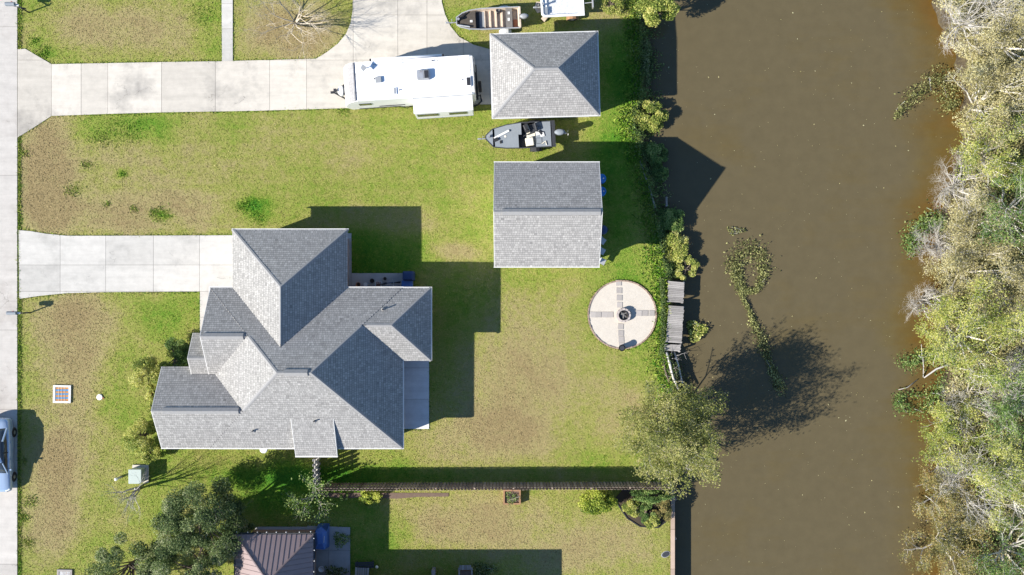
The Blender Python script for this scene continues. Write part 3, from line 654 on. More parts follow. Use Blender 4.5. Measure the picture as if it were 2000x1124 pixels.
# jon boat with tan ribbed floor (bow to the left)
bz = 1.0
cx, cy = G(953, 37, bz); rz = R(2.6); f1 = (H - bz) / H * S
oa = [(-2.0, -.30), (-1.78, -.46), (-1.2, -.62), (-.4, -.68), (2.0, -.68), (2.0, .68), (-.4, .68), (-1.15, .60), (-1.6, .45), (-2.0, .18)]
tr = trailer('galvanised boat trailer carrying the tan ribbed jon boat', (cx, cy, 0), rz, 4.0, 1.3, 1.05, .5)
bt = thing('boat', 'open jon boat with tan ribbed floor and brown carpeted bow deck', 'boat', (cx, cy, 0), rz, 'boats on the lawn')
hull(bt, oa, 1.05, .58, M['alu'], M['tan'], .64)
MB().prism(span(oa, -1.75, -.78, .1), .92, .965).build('bow_deck', M['camo'], bt); MB().prism(span(oa, -.76, -.55, .07), .65, .7).build('step', M['dark'], bt)
MB().prism(span(oa, -.54, -.22, .12), .645, .665).build('floor_mat', M['boatgrey'], bt)
for k in range(5): MB().box(-.2 + k * .365, 0, .72, .06, 1.18, .15).build('rib', M['tan'], bt)
MB().prism(span(oa, 1.12, 1.52, .07), .66, 1.0).build('bench', M['carpet'], bt); MB().box(1.75, -.3, .68, .34, .5, .06).build('battery_tray', M['terracotta'], bt)
MB().box(1.32, .3, 1.01, .14, .16, .02).build('hatch', M['fascia'], bt); MB().box(1.3, -.1, 1.012, .14, .18, .02).build('hatch', M['fascia'], bt); MB().box(-1.05, -.1, .975, .16, .14, .02).build('hatch', M['fascia'], bt)
MB().box(2.0, 0, .98, .1, 1.3, .22).build('transom', M['tan'], bt); outboard(bt, 2.02, 0.02, .85, .95, M['greyplastic'])
MB().lathe([(.0, 0), (.13, 0), (.15, .25), (.12, .27), (0, .2)], 12, (.66, .5, .68)).build('bucket', M['dark'], bt)
MB().tube([(-1.95, -.1, 1.09), (-1.35, .42, 1.1)], .045, 8).build('trolling_motor', M['dark'], bt); MB().tube([(-1.9, -.33, 1.1), (-1.15, -.48, 1.1)], .05, 8).build('bow_rail', M['alu'], bt)
# white boat
cx, cy = G(1099, 8, .9); rz = R(3.6)
ob = [(-1.38, -.6), (-1.22, -.78), (1.32, -.82), (1.32, .82), (-1.22, .78), (-1.38, .6)]
trailer('small rusty trailer under the white flat boat', (cx, cy, 0), rz, 2.7, 1.4, .6, .3, 'rust')
bt = thing('boat', 'white flat bottomed boat with finely ribbed floor at the top edge', 'boat', (cx, cy, 0), rz, 'boats on the lawn')
hull(bt, ob, .98, .6, M['white'], M['white'], .72, .13)
for k in range(24): MB().box(-.85 + k * .075, 0, .735, .035, 1.26, .03).build('floor_rib', M['white'], bt)
MB().prism(span(ob, -1.35, -1.0, .16), .74, .86).build('bow_deck', M['white'], bt); MB().prism(span(ob, 1.05, 1.3, .1), .74, .9).build('stern_bench', M['white'], bt)
MB().box(-1.05, -.35, .9, .16, .4, .1).build('cushion', M['boatgrey'], bt)
MB().tube([(1.3, -.05, .9), (1.85, -.03, .95)], .03, 6).build('tiller', M['alu'], bt); MB().box(1.88, -.1, .75, .07, .5, .5).build('motor_mount', M['alu'], bt)
cb = thing('debris', 'tan debris lying on the grass beside the white flat boat', 'debris', (*G(1053, 15), 0), .4)
MB().add([(-.25, -.3, .04), (.2, -.34, .05), (.28, .2, .25), (-.05, .38, .1), (-.3, .1, .03), (-.25, -.3, .02), (.2, -.34, .02), (.28, .2, .22), (-.05, .38, .07), (-.3, .1, .0)], [(0, 1, 2, 3, 4), (9, 8, 7, 6, 5), (0, 5, 6, 1), (1, 6, 7, 2), (2, 7, 8, 3), (3, 8, 9, 4), (4, 9, 5, 0)]).build('sheet', M['tan'], cb)
MB().box(.1, -.75, .1, .5, .3, .2, .5).build('box', M['tan'], cb)
# grey bay boat
bz = 1.0
cx, cy = G(1018, 265, bz); rz = R(3.0)
oc = [(-2.25, -.12), (-1.78, -.66), (-1.0, -.78), (0, -.82), (2.12, -.82), (2.12, .82), (0, .82), (-.9, .72), (-1.8, .50), (-2.25, .10)]
trailer('black boat trailer carrying the grey fishing boat', (cx, cy, 0), rz, 4.4, 1.55, .9, .35, 'dark')
bt = thing('boat', 'dark grey fishing boat with console, casting decks and outboard', 'boat', (cx, cy, 0), rz, 'boats on the lawn')
hull(bt, oc, 1.1, .55, M['boatdark'], M['boatdark'], .66, .05)
MB().prism(span(oc, -2.2, -1.78, .03), 1.02, 1.085).build('bow_cap', M['boatgrey'], bt); MB().prism(span(oc, -1.66, -.18, .03), 1.0, 1.09).build('front_deck', M['boatgrey'], bt)
MB().prism(span(oc, -.18, .3, .06)[:], .66, .70).build('cockpit_mat', M['dark'], bt); MB().prism(clip(span(oc, -.18, .02, .03), 0, -1, -.05), 1.0, 1.088).build('console_deck', M['boatgrey'], bt)
MB().prism(span(oc, .9, 1.85, .03), 1.0, 1.09).build('rear_deck', M['boatgrey'], bt); MB().prism(span(oc, .3, .88, .1), .66, .72).build('cockpit_floor', M['cream'], bt)
for (a, b) in ((1.06, .33), (1.1, -.4)):
    h_ = MB().box(a, b, 1.095, .36, .36, .02).build('hatch', M['dark'], bt); MB().box(a, b, 1.102, .32, .32, .02).build('hatch_lid', M['boatgrey'], h_)
cs = MB().box(.33, .45, .98, .34, .52, .6, .35, .8).build('console', M['dark'], bt, bevel=.04); MB().box(.46, .45, 1.22, .06, .42, .22, .35).build('windscreen', M['glass'], cs)
se = MB().box(.72, .42, .95, .42, .5, .4, .2).build('seat', M['boatdark'], bt, bevel=.05); MB().box(.92, .46, 1.2, .1, .5, .36, .2).build('backrest', M['boatdark'], se, bevel=.03)
MB().box(.5, -.42, .92, .5, .5, .34, .1).build('cooler', M['cream'], bt, bevel=.04); MB().lathe([(.1, 0), (.12, .02), (.1, .05)], 12, (.36, .2, 1.3)).build('steering_wheel', M['dark'], cs)
for a, b, rr in ((1.05, .08, .3), (1.32, -.03, .2)): MB().box(a, b, 1.12, .26, .26, .06, rr).build('cushion', M['fascia'], bt, bevel=.02)
MB().box(1.2, .1, 1.13, .12, .3, .07, .6).build('gear_bag', M['dark'], bt)
tm = MB().tube([(-1.7, -.12, 1.13), (-.75, .32, 1.13)], .075, 8).build('trolling_motor', M['white'], bt); MB().box(-1.6, -.2, 1.15, .3, .2, .1, .4).build('motor_head', M['dark'], tm)
MB().box(-1.3, -.36, 1.12, .12, .18, .06).build('foot_pedal', M['dark'], bt); MB().lathe([(.07, 0), (.07, .02), (0, .025)], 12, (-1.0, -.02, 1.09)).build('cup_holder', M['cream'], bt)
MB().box(1.98, 0, .95, .14, 1.6, .22).build('transom', M['boatdark'], bt); outboard(bt, 2.12, .05, .95, 1.15, M['boatgrey'], .55)
MB().tube([(.12, -.05, .95), (.9, .2, 1.16), (1.4, .12, 1.14)], .025, 6).build('rod', M['dark'], bt); MB().tube([(1.25, -.6, 1.12), (1.5, -.45, 1.14), (1.55, -.7, 1.13)], .03, 6).build('rope', M['cream'], bt)

# ------------------------------------------------------------------ travel trailer
rz = R(3.8); rvx, rvy = G(800, 157, 1.6); rvy -= .22
rv = thing('travel_trailer', 'white travel trailer with slide-out parked on the upper driveway', 'travel trailer', (rvx, rvy, 0), rz)
# side profile: front (left) cap leans
prof = [(-3.78, .55), (-4.02, 1.2), (-3.98, 1.9), (-3.75, 2.55), (-3.4, 3.0), (-3.05, 3.2), (3.86, 3.2), (4.02, 3.05), (4.02, .55)]
W2 = 1.18
def prof_part(pr, m, nm, par, w=W2, bev=.04):
    n = len(pr); mb = MB().add([(x, -w, z) for x, z in pr] + [(x, w, z) for x, z in pr], [tuple(range(n)), tuple(range(2 * n - 1, n - 1, -1))] + [(i, n + i, n + (i + 1) % n, (i + 1) % n) for i in range(n)])
    return mb.build(nm, m, par, bevel=bev)
body = prof_part(prof, M['white'], 'body', rv)
prof_part([(-3.32, 3.0), (-3.0, 3.225), (3.84, 3.225), (3.84, 3.15), (-3.0, 3.15)], M['rvroof'], 'roof', rv, W2 - .02, .0)
prof_part([(-3.77, 2.56), (-3.42, 3.01), (-3.06, 3.215), (-3.02, 3.23), (-3.02, 3.1), (-3.4, 2.9), (-3.7, 2.5)], M['rvcap'], 'front_cap', rv, W2 + .01, .0)
gb = [(-3.62, 2.78), (-3.5, 3.02), (-3.22, 3.27), (-3.16, 3.27), (-3.16, 3.1), (-3.4, 2.9), (-3.56, 2.7)]
prof_part(gb, M['grime'], 'cap_ridge', rv, W2 - .03, .0)
for a in (-2.0, -.2, 1.9, 3.1): MB().box(a, 0, 3.23, .05, 2.3, .012).build('roof_seam', M['fascia'], rv)
MB().box(.6, .95, 3.24, 5.2, .02, .02).build('cable', M['greyplastic'], rv)
MB().box(3.95, 0, 3.16, .14, 2.2, .14).build('rear_cap', M['fascia'], rv)
so_ = MB().box(2.05, -W2 - .46, 1.95, 3.55, .92, 2.0).build('slide_out', M['white'], rv, bevel=.02)
MB().box(2.05, -W2 - .46, 2.97, 3.6, .96, .04).build('slide_roof', M['rvroof'], so_); MB().box(2.05, -W2 - .02, 3.03, 3.6, .06, .05).build('slide_seal', M['greyplastic'], so_)
for a, wd in ((1.05, 1.3), (2.9, 1.1)): MB().box(a, -W2 - .925, 2.1, wd, .03, .7).build('window', M['glass'], so_)
MB().box(2.05, -W2 - .93, 1.02, 3.5, .03, .06).build('trim', M['greyplastic'], so_)
for a, wd, zz, hh in ((-2.75, .75, 2.1, .5), (-1.2, 1.6, 1.2, .12), (-2.0, 2.6, .75, .12)): MB().box(a, -W2 - .015, zz, wd, .03, hh).build('window' if hh > .3 else 'side_stripe', M['glass'] if hh > .3 else M['dark'], rv)
for a in (-2.2, .6, 2.6): MB().box(a, W2 + .015, 2.0, .9, .03, .6).build('window', M['glass'], rv)
dd = MB().box(-.9, W2 + .02, 1.5, .7, .04, 1.8).build('door', M['fascia'], rv); MB().box(-.65, W2 + .05, 1.4, .05, .05, .12).build('handle', M['dark'], dd)
aw = MB().tube([(-2.1, W2 + .12, 3.0), (2.2, W2 + .12, 3.0)], .09, 10).build('awning', M['rvroof'], rv, True)
for a in (-2.15, 2.25): MB().box(a, W2 + .12, 2.6, .1, .1, 1.0).build('awning_arm', M['dark'], aw)
ac = MB().box(1.0, .12, 3.36, .8, .64, .28, 0, .9).build('air_conditioner', M['greyplastic'], rv, bevel=.06); MB().box(.82, .12, 3.505, .36, .5, .02).build('cover', M['steel'], ac); MB().box(1.2, .12, 3.505, .24, .46, .02).build('grille', M['dark'], ac)
vb = MB().box(-1.72, .02, 3.29, .36, .36, .13).build('roof_vent', M['greyplastic'], rv, bevel=.02); MB().box(-1.66, .02, 3.36, .22, .3, .015).build('vent_lid', M['greyplastic'], vb)
vb = MB().box(-.85, -.72, 3.26, .36, .4, .06).build('roof_vent', M['rvroof'], rv); MB().box(-.78, -.72, 3.3, .1, .36, .02).build('vent_lid', M['greyplastic'], vb)
vb = MB().box(3.66, -.45, 3.28, .36, .58, .1).build('roof_vent', M['rvroof'], rv); MB().box(3.7, -.45, 3.335, .22, .48, .02).build('grille', M['dark'], vb)
an = MB().tube([(-2.5, .75, 3.2), (-2.5, .75, 3.6)], .03, 6).build('antenna', M['greyplastic'], rv); MB().prism([(-2.7, .72), (-2.55, .95), (-2.3, .72), (-2.55, .5)], 3.6, 3.66).build('antenna_head', M['greyplastic'], an)
for a, b in ((-1.95, .1), (-.5, -.68), (3.35, -.3), (1.6, .95)): MB().tube([(a, b, 3.2), (a, b, 3.33)], .035, 6).build('pipe_vent', M['dark'], rv)
for a in (-.35, .5):
    for s in (-1, 1): wheel(rv, a, s * (W2 - .12), .36, .36, .22)
MB().box(4.12, 0, .62, .12, 2.2, .12).build('bumper', M['dark'], rv); ld = MB()
for s in (-.18, .18): ld.tube([(4.1, .8 + s, .8), (4.1, .8 + s, 3.25)], .02, 6)
for k in range(7): ld.tube([(4.1, .62, 1.0 + k * .34), (4.1, .98, 1.0 + k * .34)], .018, 6)
ld.build('ladder', M['alu'], rv); wheel(rv, 4.32, -.35, .95, .36, .2, 'x', 'spare_wheel')
MB().tube([(4.0, -.9, .5), (4.3, -.75, .35), (4.35, -1.1, .15), (4.1, -1.3, .06), (3.2, -1.5, .06)], .05, 6).build('sewer_hose', M['dark'], rv)
for s in (-1, 1): MB().tube([(-3.7, s * .75, .48), (-4.9, 0, .48)], .05, 6).build('tongue', M['dark'], rv)
pt = MB().lathe([(0, 0), (.26, .02), (.3, .1), (.3, .42), (.24, .52), (0, .55)], 18, (-4.36, 0, .5), .78, 1.05).build('propane_cover', M['white'], rv, True)
MB().box(-4.18, 0, .98, .07, .62, .12).build('cover_strap', M['dark'], pt); MB().box(-4.08, .26, .85, .22, .06, .25, .6).build('cover_strap', M['dark'], pt); MB().box(-4.08, -.26, .85, .22, .06, .25, -.6).build('cover_strap', M['dark'], pt)
MB().tube([(-4.72, 0, .1), (-4.72, 0, 1.05)], .05, 8).build('tongue_jack', M['greyplastic'], rv); MB().box(-4.72, 0, 1.08, .16, .2, .14).build('jack_motor', M['dark'], rv); MB().box(-4.98, 0, .5, .22, .14, .12).build('coupler', M['dark'], rv)

# ------------------------------------------------------------------ car (front to the bottom)
cxx, _ = G(5, 0, 0); _, cyy = G(0, 888, .4)
car = thing('car', 'silver blue sedan parked on the road at the left edge', 'car', (cxx, cyy, 0), 0)
LC, WC = 4.65, .90     # length, half width
def section(y, w, zb, zt, crown=.05, n=7):
    pts = [(-w * .93, y, zb), (-w, y, zb + .22), (-w, y, zt - .24), (-w * .95, y, zt - .08)]
    top = [(x * w, y, zt + crown * (1 - x * x / .65)) for x in np.linspace(-.82, .82, n)]
    return pts + top + [(w * .95, y, zt - .08), (w, y, zt - .24), (w, y, zb + .22), (w * .93, y, zb)]
sec = [(-2.33, .60, .34, .55), (-2.27, .76, .26, .64), (-2.05, .86, .22, .73), (-1.5, .90, .22, .84), (-.85, .90, .22, .93), (0, .905, .22, .95), (.9, .905, .22, .98), (1.55, .90, .22, 1.02), (2.05, .86, .26, 1.03), (2.25, .80, .3, .98), (2.33, .70, .38, .86)]
MB().loft([section(*s) for s in sec]).build('body', M['carpaint'], car, True)
def cabin(scale, dz, ys, nm, m, par):
    rings = []
    for y, w, z in ys: rings.append([(-w * scale, y, .88), (-w * scale * .97, y, .95)] + [(x * w * scale * (1 - .13 * min(1, max(0, (z - .95) / .45))), y, z + dz + .03 * (1 - x * x)) for x in np.linspace(-1, 1, 7)] + [(w * scale * .97, y, .95), (w * scale, y, .88)])
    return MB().loft(rings).build(nm, m, par, True)
cabin(.9, 0, [(-1.08, .86, .93), (-.75, .87, 1.13), (-.35, .87, 1.34), (.2, .87, 1.42), (.8, .87, 1.40), (1.3, .85, 1.25), (1.75, .8, 1.02)], 'windows', M['glass'], car)
rf = MB(); rings = []
for y, w in ((-.38, .63), (-.3, .66), (.2, .68), (.75, .67), (.95, .62)): rings.append([(x * w, y, (1.385 if abs(y) < .3 else 1.355 if y < 0 else 1.35) + .055 - .06 * x * x + (.02 if y == .2 else 0)) for x in np.linspace(-1, 1, 7)] + [(w, y, 1.30), (-w, y, 1.30)])
rf.loft(rings).build('roof', M['carpaint'], car, True)
for s in (-1, 1):
    MB().tube([(s * .80, -1.12, .95), (s * .68, -.4, 1.37)], .045, 6).build('pillar', M['carpaint'], car); MB().tube([(s * .67, .95, 1.36), (s * .78, 1.75, 1.02)], .07, 6).build('pillar', M['carpaint'], car); MB().tube([(s * .80, .22, .95), (s * .67, .24, 1.40)], .03, 6).build('pillar', M['dark'], car)
    for y in (-1.42, 1.38): wheel(car, s * .82, y, .32, .32, .22, 'x')
    MB().tube([(s * .88, -.82, .95), (s * 1.02, -.86, 1.0)], .035, 6).build('mirror', M['dark'], car); MB().box(s * 1.03, -.85, 1.02, .14, .1, .12).build('mirror_cap', M['carpaint'], car, bevel=.03)
    MB().box(s * .62, 2.2, .84, .3, .18, .14, s * -.4).build('tail_light', M['red'], car, bevel=.04); MB().box(s * .62, -2.14, .62, .32, .24, .12, s * .45).build('headlight', M['lens'], car, bevel=.04)
    for y in (-.2, .85): MB().box(s * .915, y, .82, .02, .16, .03).build('door_handle', M['carpaint'], car)

# ------------------------------------------------------------------ street things
def mailbox(px, py, label, dy):
    x, y = G(px, py); t = thing('mailbox', label, 'mailbox', (x, y, 0), 0, 'mailboxes on the road edge')
    MB().tube([(0, 0, 0), (0, 0, .95), (-.05, dy * .3, 1.05)], .045, 8).build('post', M['dark'], t)
    MB().tube([(.18, dy * .1, .78), (-.75, dy, 1.02)], .04, 6).build('arm', M['dark'], t)
    n = 9; pr = [(-.11, 0), (.11, 0)] + [(.11 * math.cos(a), .14 + .11 * math.sin(a)) for a in np.linspace(0, PI, n)]
    b = MB().loft([[(xx, dy + u, 1.06 + v) for u, v in pr] for xx in (-.92, -.35)]).build('box', M['boatgrey'], t); MB().box(-.93, dy, 1.16, .02, .2, .2).build('door', M['alu'], b); MB().box(-.5, dy + .13, 1.26, .04, .02, .18).build('flag', M['red'], b)
    MB().box(-.24, dy * .8, 1.06, .18, .13, .1).build('newspaper_tube', M['fascia'], t)
mailbox(57, 25, 'dark mailbox on a bent post beside the road at top left', .22)
mailbox(60, 611, 'dark mailbox on a post below the main driveway mouth', 0.0)
def grate(px, py, w_, h_, label, colour):
    x, y = G(px, py); t = thing('storm_drain', label, 'storm drain', (x, y, 0), R(-1), 'storm drains in the front lawn')
    for a, b, c, d in ((0, h_ / 2 - .06, w_, .12), (0, -h_ / 2 + .06, w_, .12), (-w_ / 2 + .06, 0, .12, h_ - .24), (w_ / 2 - .06, 0, .12, h_ - .24)): MB().box(a, b, .04, c, d, .12).build('collar', M['fascia'] if colour else M['paver'], t)
    MB().box(0, 0, .0, w_ - .24, h_ - .24, .03).build('pit', M['dark'], t)
    if colour:
        n = 7
        for k in range(n): MB().box(0, -(h_ - .26) / 2 + (k + .5) * (h_ - .26) / n, .05, w_ - .25, (h_ - .26) / n * .86, .03, R(1.5)).build('grate_bar', M['orangebar'] if k % 2 == 0 else M['bluebar'], t)  # bar colours imitate moire on a plain steel grate
        for k in range(5): MB().box(-(w_ - .3) / 2 + k * (w_ - .3) / 4, 0, .072, .018, h_ - .26, .02).build('grate_rib', M['steel'], t)
    else:
        for k in range(8): MB().box(-(w_ - .3) / 2 + (k + .5) * (w_ - .3) / 8, 0, .05, .05, h_ - .26, .04).build('grate_bar', M['steel'], t)
grate(122, 770, 1.12, 1.12, 'white framed storm drain with orange and blue moire stripes on its grate', True)
grate(127, 1127, .95, .95, 'grey storm drain grate at the bottom edge of the lawn', False)
x, y = G(195, 776); t = thing('cleanout_cap', 'small white utility cap standing in the front lawn', 'utility cap', (x, y, 0)); MB().lathe([(.19, 0), (.19, .06), (.17, .08), (0, .085)], 12).build('lid', M['rvroof'], t); MB().box(.2, -.05, .03, .1, .1, .06).build('collar', M['terracotta'], t)
x, y = G(274, 926); t = thing('transformer', 'pale green utility transformer box on a concrete pad', 'transformer', (x, y, 0))
MB().box(.04, .02, .05, 1.02, 1.12, .1).build('pad', M['concrete'], t); b = MB().box(0, 0, .5, .76, .86, .82).build('cabinet', M['greenbox'], t, bevel=.03); MB().box(0, 0, .925, .8, .9, .05).build('lid', M['greenbox'], b, bevel=.02); MB().box(.39, 0, .55, .02, .6, .5).build('door', M['greenbox'], b); MB().box(.405, -.05, .55, .015, .18, .22).build('warning_plate', M['fascia'], b)
x, y = G(236, 932); t = thing('utility_pedestal', 'short pale utility pedestal left of the green transformer', 'pedestal', (x, y, 0)); MB().tube([(0, 0, 0), (0, 0, .75)], .075, 10).build('post', M['greyplastic'], t); MB().lathe([(.1, 0), (.1, .1), (.06, .15), (0, .16)], 12, (0, 0, .74)).build('cap', M['bulb'], t)
x, y = G(1300, 1083); t = thing('valve_lid', 'dark oval lid in the neighbour lawn near the seawall', 'lid', (x, y, 0), .4); MB().lathe([(.26, 0), (.25, .04), (.2, .05), (0, .05)], 16, (0, 0, 0), 1, .65).build('lid', M['boatdark'], t); MB().lathe([(.3, 0), (.3, .02), (.26, .03)], 16, (0, 0, 0), 1, .65).build('rim', M['greyplastic'], t)

# ------------------------------------------------------------------ fire pit circle
x, y = G(1215, 615); fp = thing('gravel_patio', 'round pale gravel patio with a cross of grey pavers', 'patio', (x, y, 0))
MB().lathe([(2.12, -.02), (2.12, .05), (0, .055)], 64).build('gravel', M['gravel'], fp)
for k in range(60):
    a = 2 * PI * (k + .5) / 60; MB().box(2.15 * math.cos(a), 2.15 * math.sin(a), .04 + random.uniform(-.01, .015), .09, .205, .1, a).build('edging_brick', M['edging'], fp)
PAVED.append([(x + 2.2 * math.cos(a), y + 2.2 * math.sin(a)) for a in np.linspace(0, 2 * PI, 40)[:-1]])
for a, b in [(1158, 615), (1169, 615), (1181, 615), (1192, 615), (1248, 612), (1260, 612), (1273, 612), (1208, 553), (1209, 568), (1209.5, 582), (1210, 596), (1212, 638), (1212.5, 651), (1213, 663), (1213.5, 675)]:
    u, v = G(a, b); MB().box(u - x, v - y, .055, .36, .36, .05, random.uniform(-.06, .06)).build('paver', M['paver'], fp, bevel=.01)
pit = thing('fire_pit', 'round stone fire pit full of ash at the centre of the gravel patio', 'fire pit', (*G(1217, 616), .05))
for lv in range(3):
    for k in range(12):
        a = 2 * PI * (k + .5 * (lv % 2)) / 12; MB().box(.37 * math.cos(a), .37 * math.sin(a), .06 + lv * .1, .15, .175, .09, a).build('block', M['stone'], pit)
MB().lathe([(.29, 0), (.29, .1), (.12, .19), (0, .17)], 16).build('ash', M['ash'], pit)
for a, b in ((.3, .1), (1.4, -.05), (2.4, .05)): MB().tube([(-.22 * math.cos(a), -.22 * math.sin(a) + b, .2), (.2 * math.cos(a), .2 * math.sin(a) + b, .26)], .045, 6).build('charred_log', M['ash'], pit)
MB().tube([(.3 * math.cos(q), .3 * math.sin(q), .32) for q in np.linspace(0, 2 * PI, 25)], .018, 6).build('iron_ring', M['dark'], pit)
t = thing('bin', 'short black cylindrical bin at the lower rim of the gravel patio', 'bin', (*G(1213, 679), .05)); t.scale = (1.2, 1.2, 1.05); MB().lathe([(.12, 0), (.135, .04), (.15, .5), (.165, .52), (.165, .56), (.13, .56), (.12, .1), (0, .1)], 18).build('drum', M['dark'], t, True); MB().lathe([(.167, .5), (.175, .53), (.167, .56)], 18).build('rim', M['boatdark'], t)

# ------------------------------------------------------------------ dock platforms
def dock(label, c4, n, z=.12):
    P = GP(c4, z); ox = sum(p[0] for p in P) / 4; oy = sum(p[1] for p in P) / 4
    t = thing('dock_platform', label, 'dock', (ox, oy, 0), 0, 'weathered dock platforms')
    (ax, ay), (bx, by), (dx, dy), (ex, ey) = [(p[0] - ox, p[1] - oy) for p in P]     # TL TR BR BL
    for k in range(n):
        t0, t1 = (k + .05) / n, (k + .95) / n; j0, j1 = random.uniform(-.03, .03), random.uniform(-.03, .03)
        pl = [(ax + (ex - ax) * t0 + j0, ay + (ey - ay) * t0), (bx + (dx - bx) * t0 + j1, by + (dy - by) * t0), (bx + (dx - bx) * t1 + j1, by + (dy - by) * t1), (ax + (ex - ax) * t1 + j0, ay + (ey - ay) * t1)]
        zz = z + random.uniform(-.006, .006); MB().prism(pl, zz - .035, zz).build('plank', M['weathered'], t)
    for s in (.12, .88):
        MB().tube([(ax + (bx - ax) * s, ay + (by - ay) * s - .03, z - .1), (ex + (dx - ex) * s, ey + (dy - ey) * s + .03, z - .1)], .055, 4).build('joist', M['weathered'], t)
    for u, v in ((ax, ay), (bx, by), (dx, dy), (ex, ey)): MB().tube([(u * .93, v * .95, -1.9), (u * .93, v * .95, z - .04)], .07, 8).build('pile', M['weathered'], t)
dock('upper square weathered grey dock platform beside the creek bank', [(1305, 549), (1337, 552), (1334, 592), (1304, 590)], 12)
dock('long middle weathered grey dock platform beside the gravel patio', [(1306, 597), (1336, 599), (1331, 671), (1300, 669)], 21)
dock('short lowest weathered grey dock platform above the tangled roots', [(1299, 672.5), (1330, 674), (1328, 687), (1297, 685)], 4, .1)
# seawall
x, _ = G(1314, 0, .1); t = thing('seawall', 'timber seawall with board cap along the neighbour lawn', 'seawall', (x, -19, 0))
yb = G(0, 957)[1] + 19
for k in range(7): MB().box(0, yb - 1.25 - k * 2.5, .07, .26, 2.485, .07).build('cap_board', M['newwood'], t)
for k in range(60): MB().box(.03 + .012 * (k % 2), yb - .15 - k * .29, -.9, .06, .28, 1.9).build('sheet_board', M['newwood'], t)
for k in range(7): MB().tube([(.16, yb - .6 - k * 2.5, -2), (.16, yb - .6 - k * 2.5, .02)], .1, 8).build('pile', M['newwood'], t)

# ------------------------------------------------------------------ fences
def fence(label, p0, p1, pitch, h_, m, wv=.14, posts=2.4):
    ax, ay = p0; bx, by = p1; L = math.hypot(bx - ax, by - ay); a = math.atan2(by - ay, bx - ax)
    t = thing('fence', label, 'fence', (ax, ay, 0), a)
    n = int(L / pitch)
    for k in range(n):
        s = 1 if k % 2 else -1; hh = h_ + random.uniform(-.03, .03)
        MB().box((k + .5) * pitch, s * .065, hh / 2 + .03, wv, .02, hh, random.uniform(-.02, .02)).build('picket', m, t)
    for z in (.3, h_ * .5, h_ - .25): MB().box(L / 2, 0, z, L, .085, .04).build('rail', m, t)
    for k in range(int(L / posts) + 1): MB().box(k * posts + .05, 0, h_ / 2 - .02, .09, .088, h_).build('post', m, t)
fence('brown wooden shadowbox fence between the two back gardens', G(632, 945.5), G(1300, 943), .105, 1.83, M['fencewood'])
fence('short wooden fence running from the house to the long fence', G(623, 888), G(625, 944), .16, 1.75, M['whitewood'])

# ------------------------------------------------------------------ garden and patio clutter
def crate(parent, *a): pass
t = thing('planter', 'square brown planter with plants against the fence', 'planter', (*G(1000, 969), 0))
for a, b, c, d in ((0, .42, 1.1, .1), (0, -.42, 1.1, .1), (-.5, 0, .1, .74), (.5, 0, .1, .74)): MB().box(a, b, .2, c, d, .4).build('board', M['rust'], t)
MB().box(0, 0, .16, .9, .74, .3).build('soil', M['mulch'], t)
b_ = thing('garden_bed', 'narrow strip of reddish mulch along the fence', 'garden bed', (*G(750, 967), 0)); MB().prism([(-3.9, -.1), (-2.5, -.22), (-1, -.14), (.8, -.24), (2.2, -.12), (4.1, -.1), (4.1, .12), (-3.9, .14)], 0, .03).build('mulch', M['mulch'], b_)
for px, py, lab in ((1175, 349, 'blue plastic barrel against the shed, nearer its top corner'), (1175, 374, 'blue plastic barrel against the shed, second from its top corner')):
    t = thing('barrel', lab, 'barrel', (*G(px, py, .8), 0), 0, 'blue barrels by the shed'); MB().lathe([(.25, 0), (.28, .03), (.29, .28), (.305, .3), (.29, .32), (.29, .6), (.305, .62), (.29, .64), (.28, .87), (.24, .9), (.23, .87), (0, .87)], 20).build('drum', M['blue'], t, True); MB().lathe([(.05, .87), (.05, .9), (0, .9)], 8, (.12, 0, 0)).build('bung', M['fascia'], t)
x, y = G(1177, 450, .6); t = thing('wheeled_bin', 'dark round bin half hidden under the shed eave', 'bin', (x, y, 0)); MB().lathe([(.22, 0), (.26, .8), (.3, .82), (.3, .86), (.2, .95), (0, .97)], 16).build('bin', M['navy'], t, True); MB().tube([(.3, -.1, .85), (.36, 0, .9), (.3, .1, .85)], .02, 6).build('handle', M['dark'], t)
for px, py, rr, lab in ((1177, 471, -.6, 'upper of three pale folding chairs by the shed'), (1176, 491, -.5, 'middle of three pale folding chairs by the shed'), (1177, 511, -.45, 'lowest of three pale folding chairs by the shed, in sun')):
    t = thing('chair', lab, 'chair', (*G(px, py, .5), 0), rr, 'folding chairs by the shed')
    MB().box(0, 0, .45, .36, .38, .03).build('seat', M['alu'], t); MB().box(-.2, 0, .72, .04, .38, .42).build('backrest', M['fascia'], t)
    for a in (-.16, .16):
        for b in (-.17, .17): MB().tube([(a, b, .44), (a * 1.2, b, 0)], .015, 6).build('leg', M['steel'], t)
# things on the small rear patio
t = thing('grill', 'square grill under a navy cover at the end of the small rear patio', 'grill', (*G(797, 541, 1.0), 0)); MB().box(0, .05, .55, .72, .62, 1.0, 0, .96).build('cover', M['navy'], t, bevel=.09); MB().box(.0, .05, 1.06, .5, .42, .05).build('lid', M['navy'], t, bevel=.03)
t = thing('table', 'low table under a dark blue sheet beside the covered grill', 'table', (*G(795, 556, .7), 0)); MB().box(0, 0, .68, .7, .5, .06).build('table_top', M['bluecover'], t, bevel=.03); MB().box(0, 0, .45, .72, .52, .42, 0, .98).build('cloth', M['navy'], t, bevel=.03)
for a in (-.3, .3):
    for b in (-.2, .2): MB().tube([(a, b, .3), (a, b, .04)], .025, 6).build('leg', M['dark'], t)
t = thing('stool', 'small round white stool on the rear patio', 'stool', (*G(714, 556, .4), 0)); MB().lathe([(0, 0), (.13, 0), (.13, .04), (0, .045)], 16, (0, 0, .4)).build('seat', M['fascia'], t)
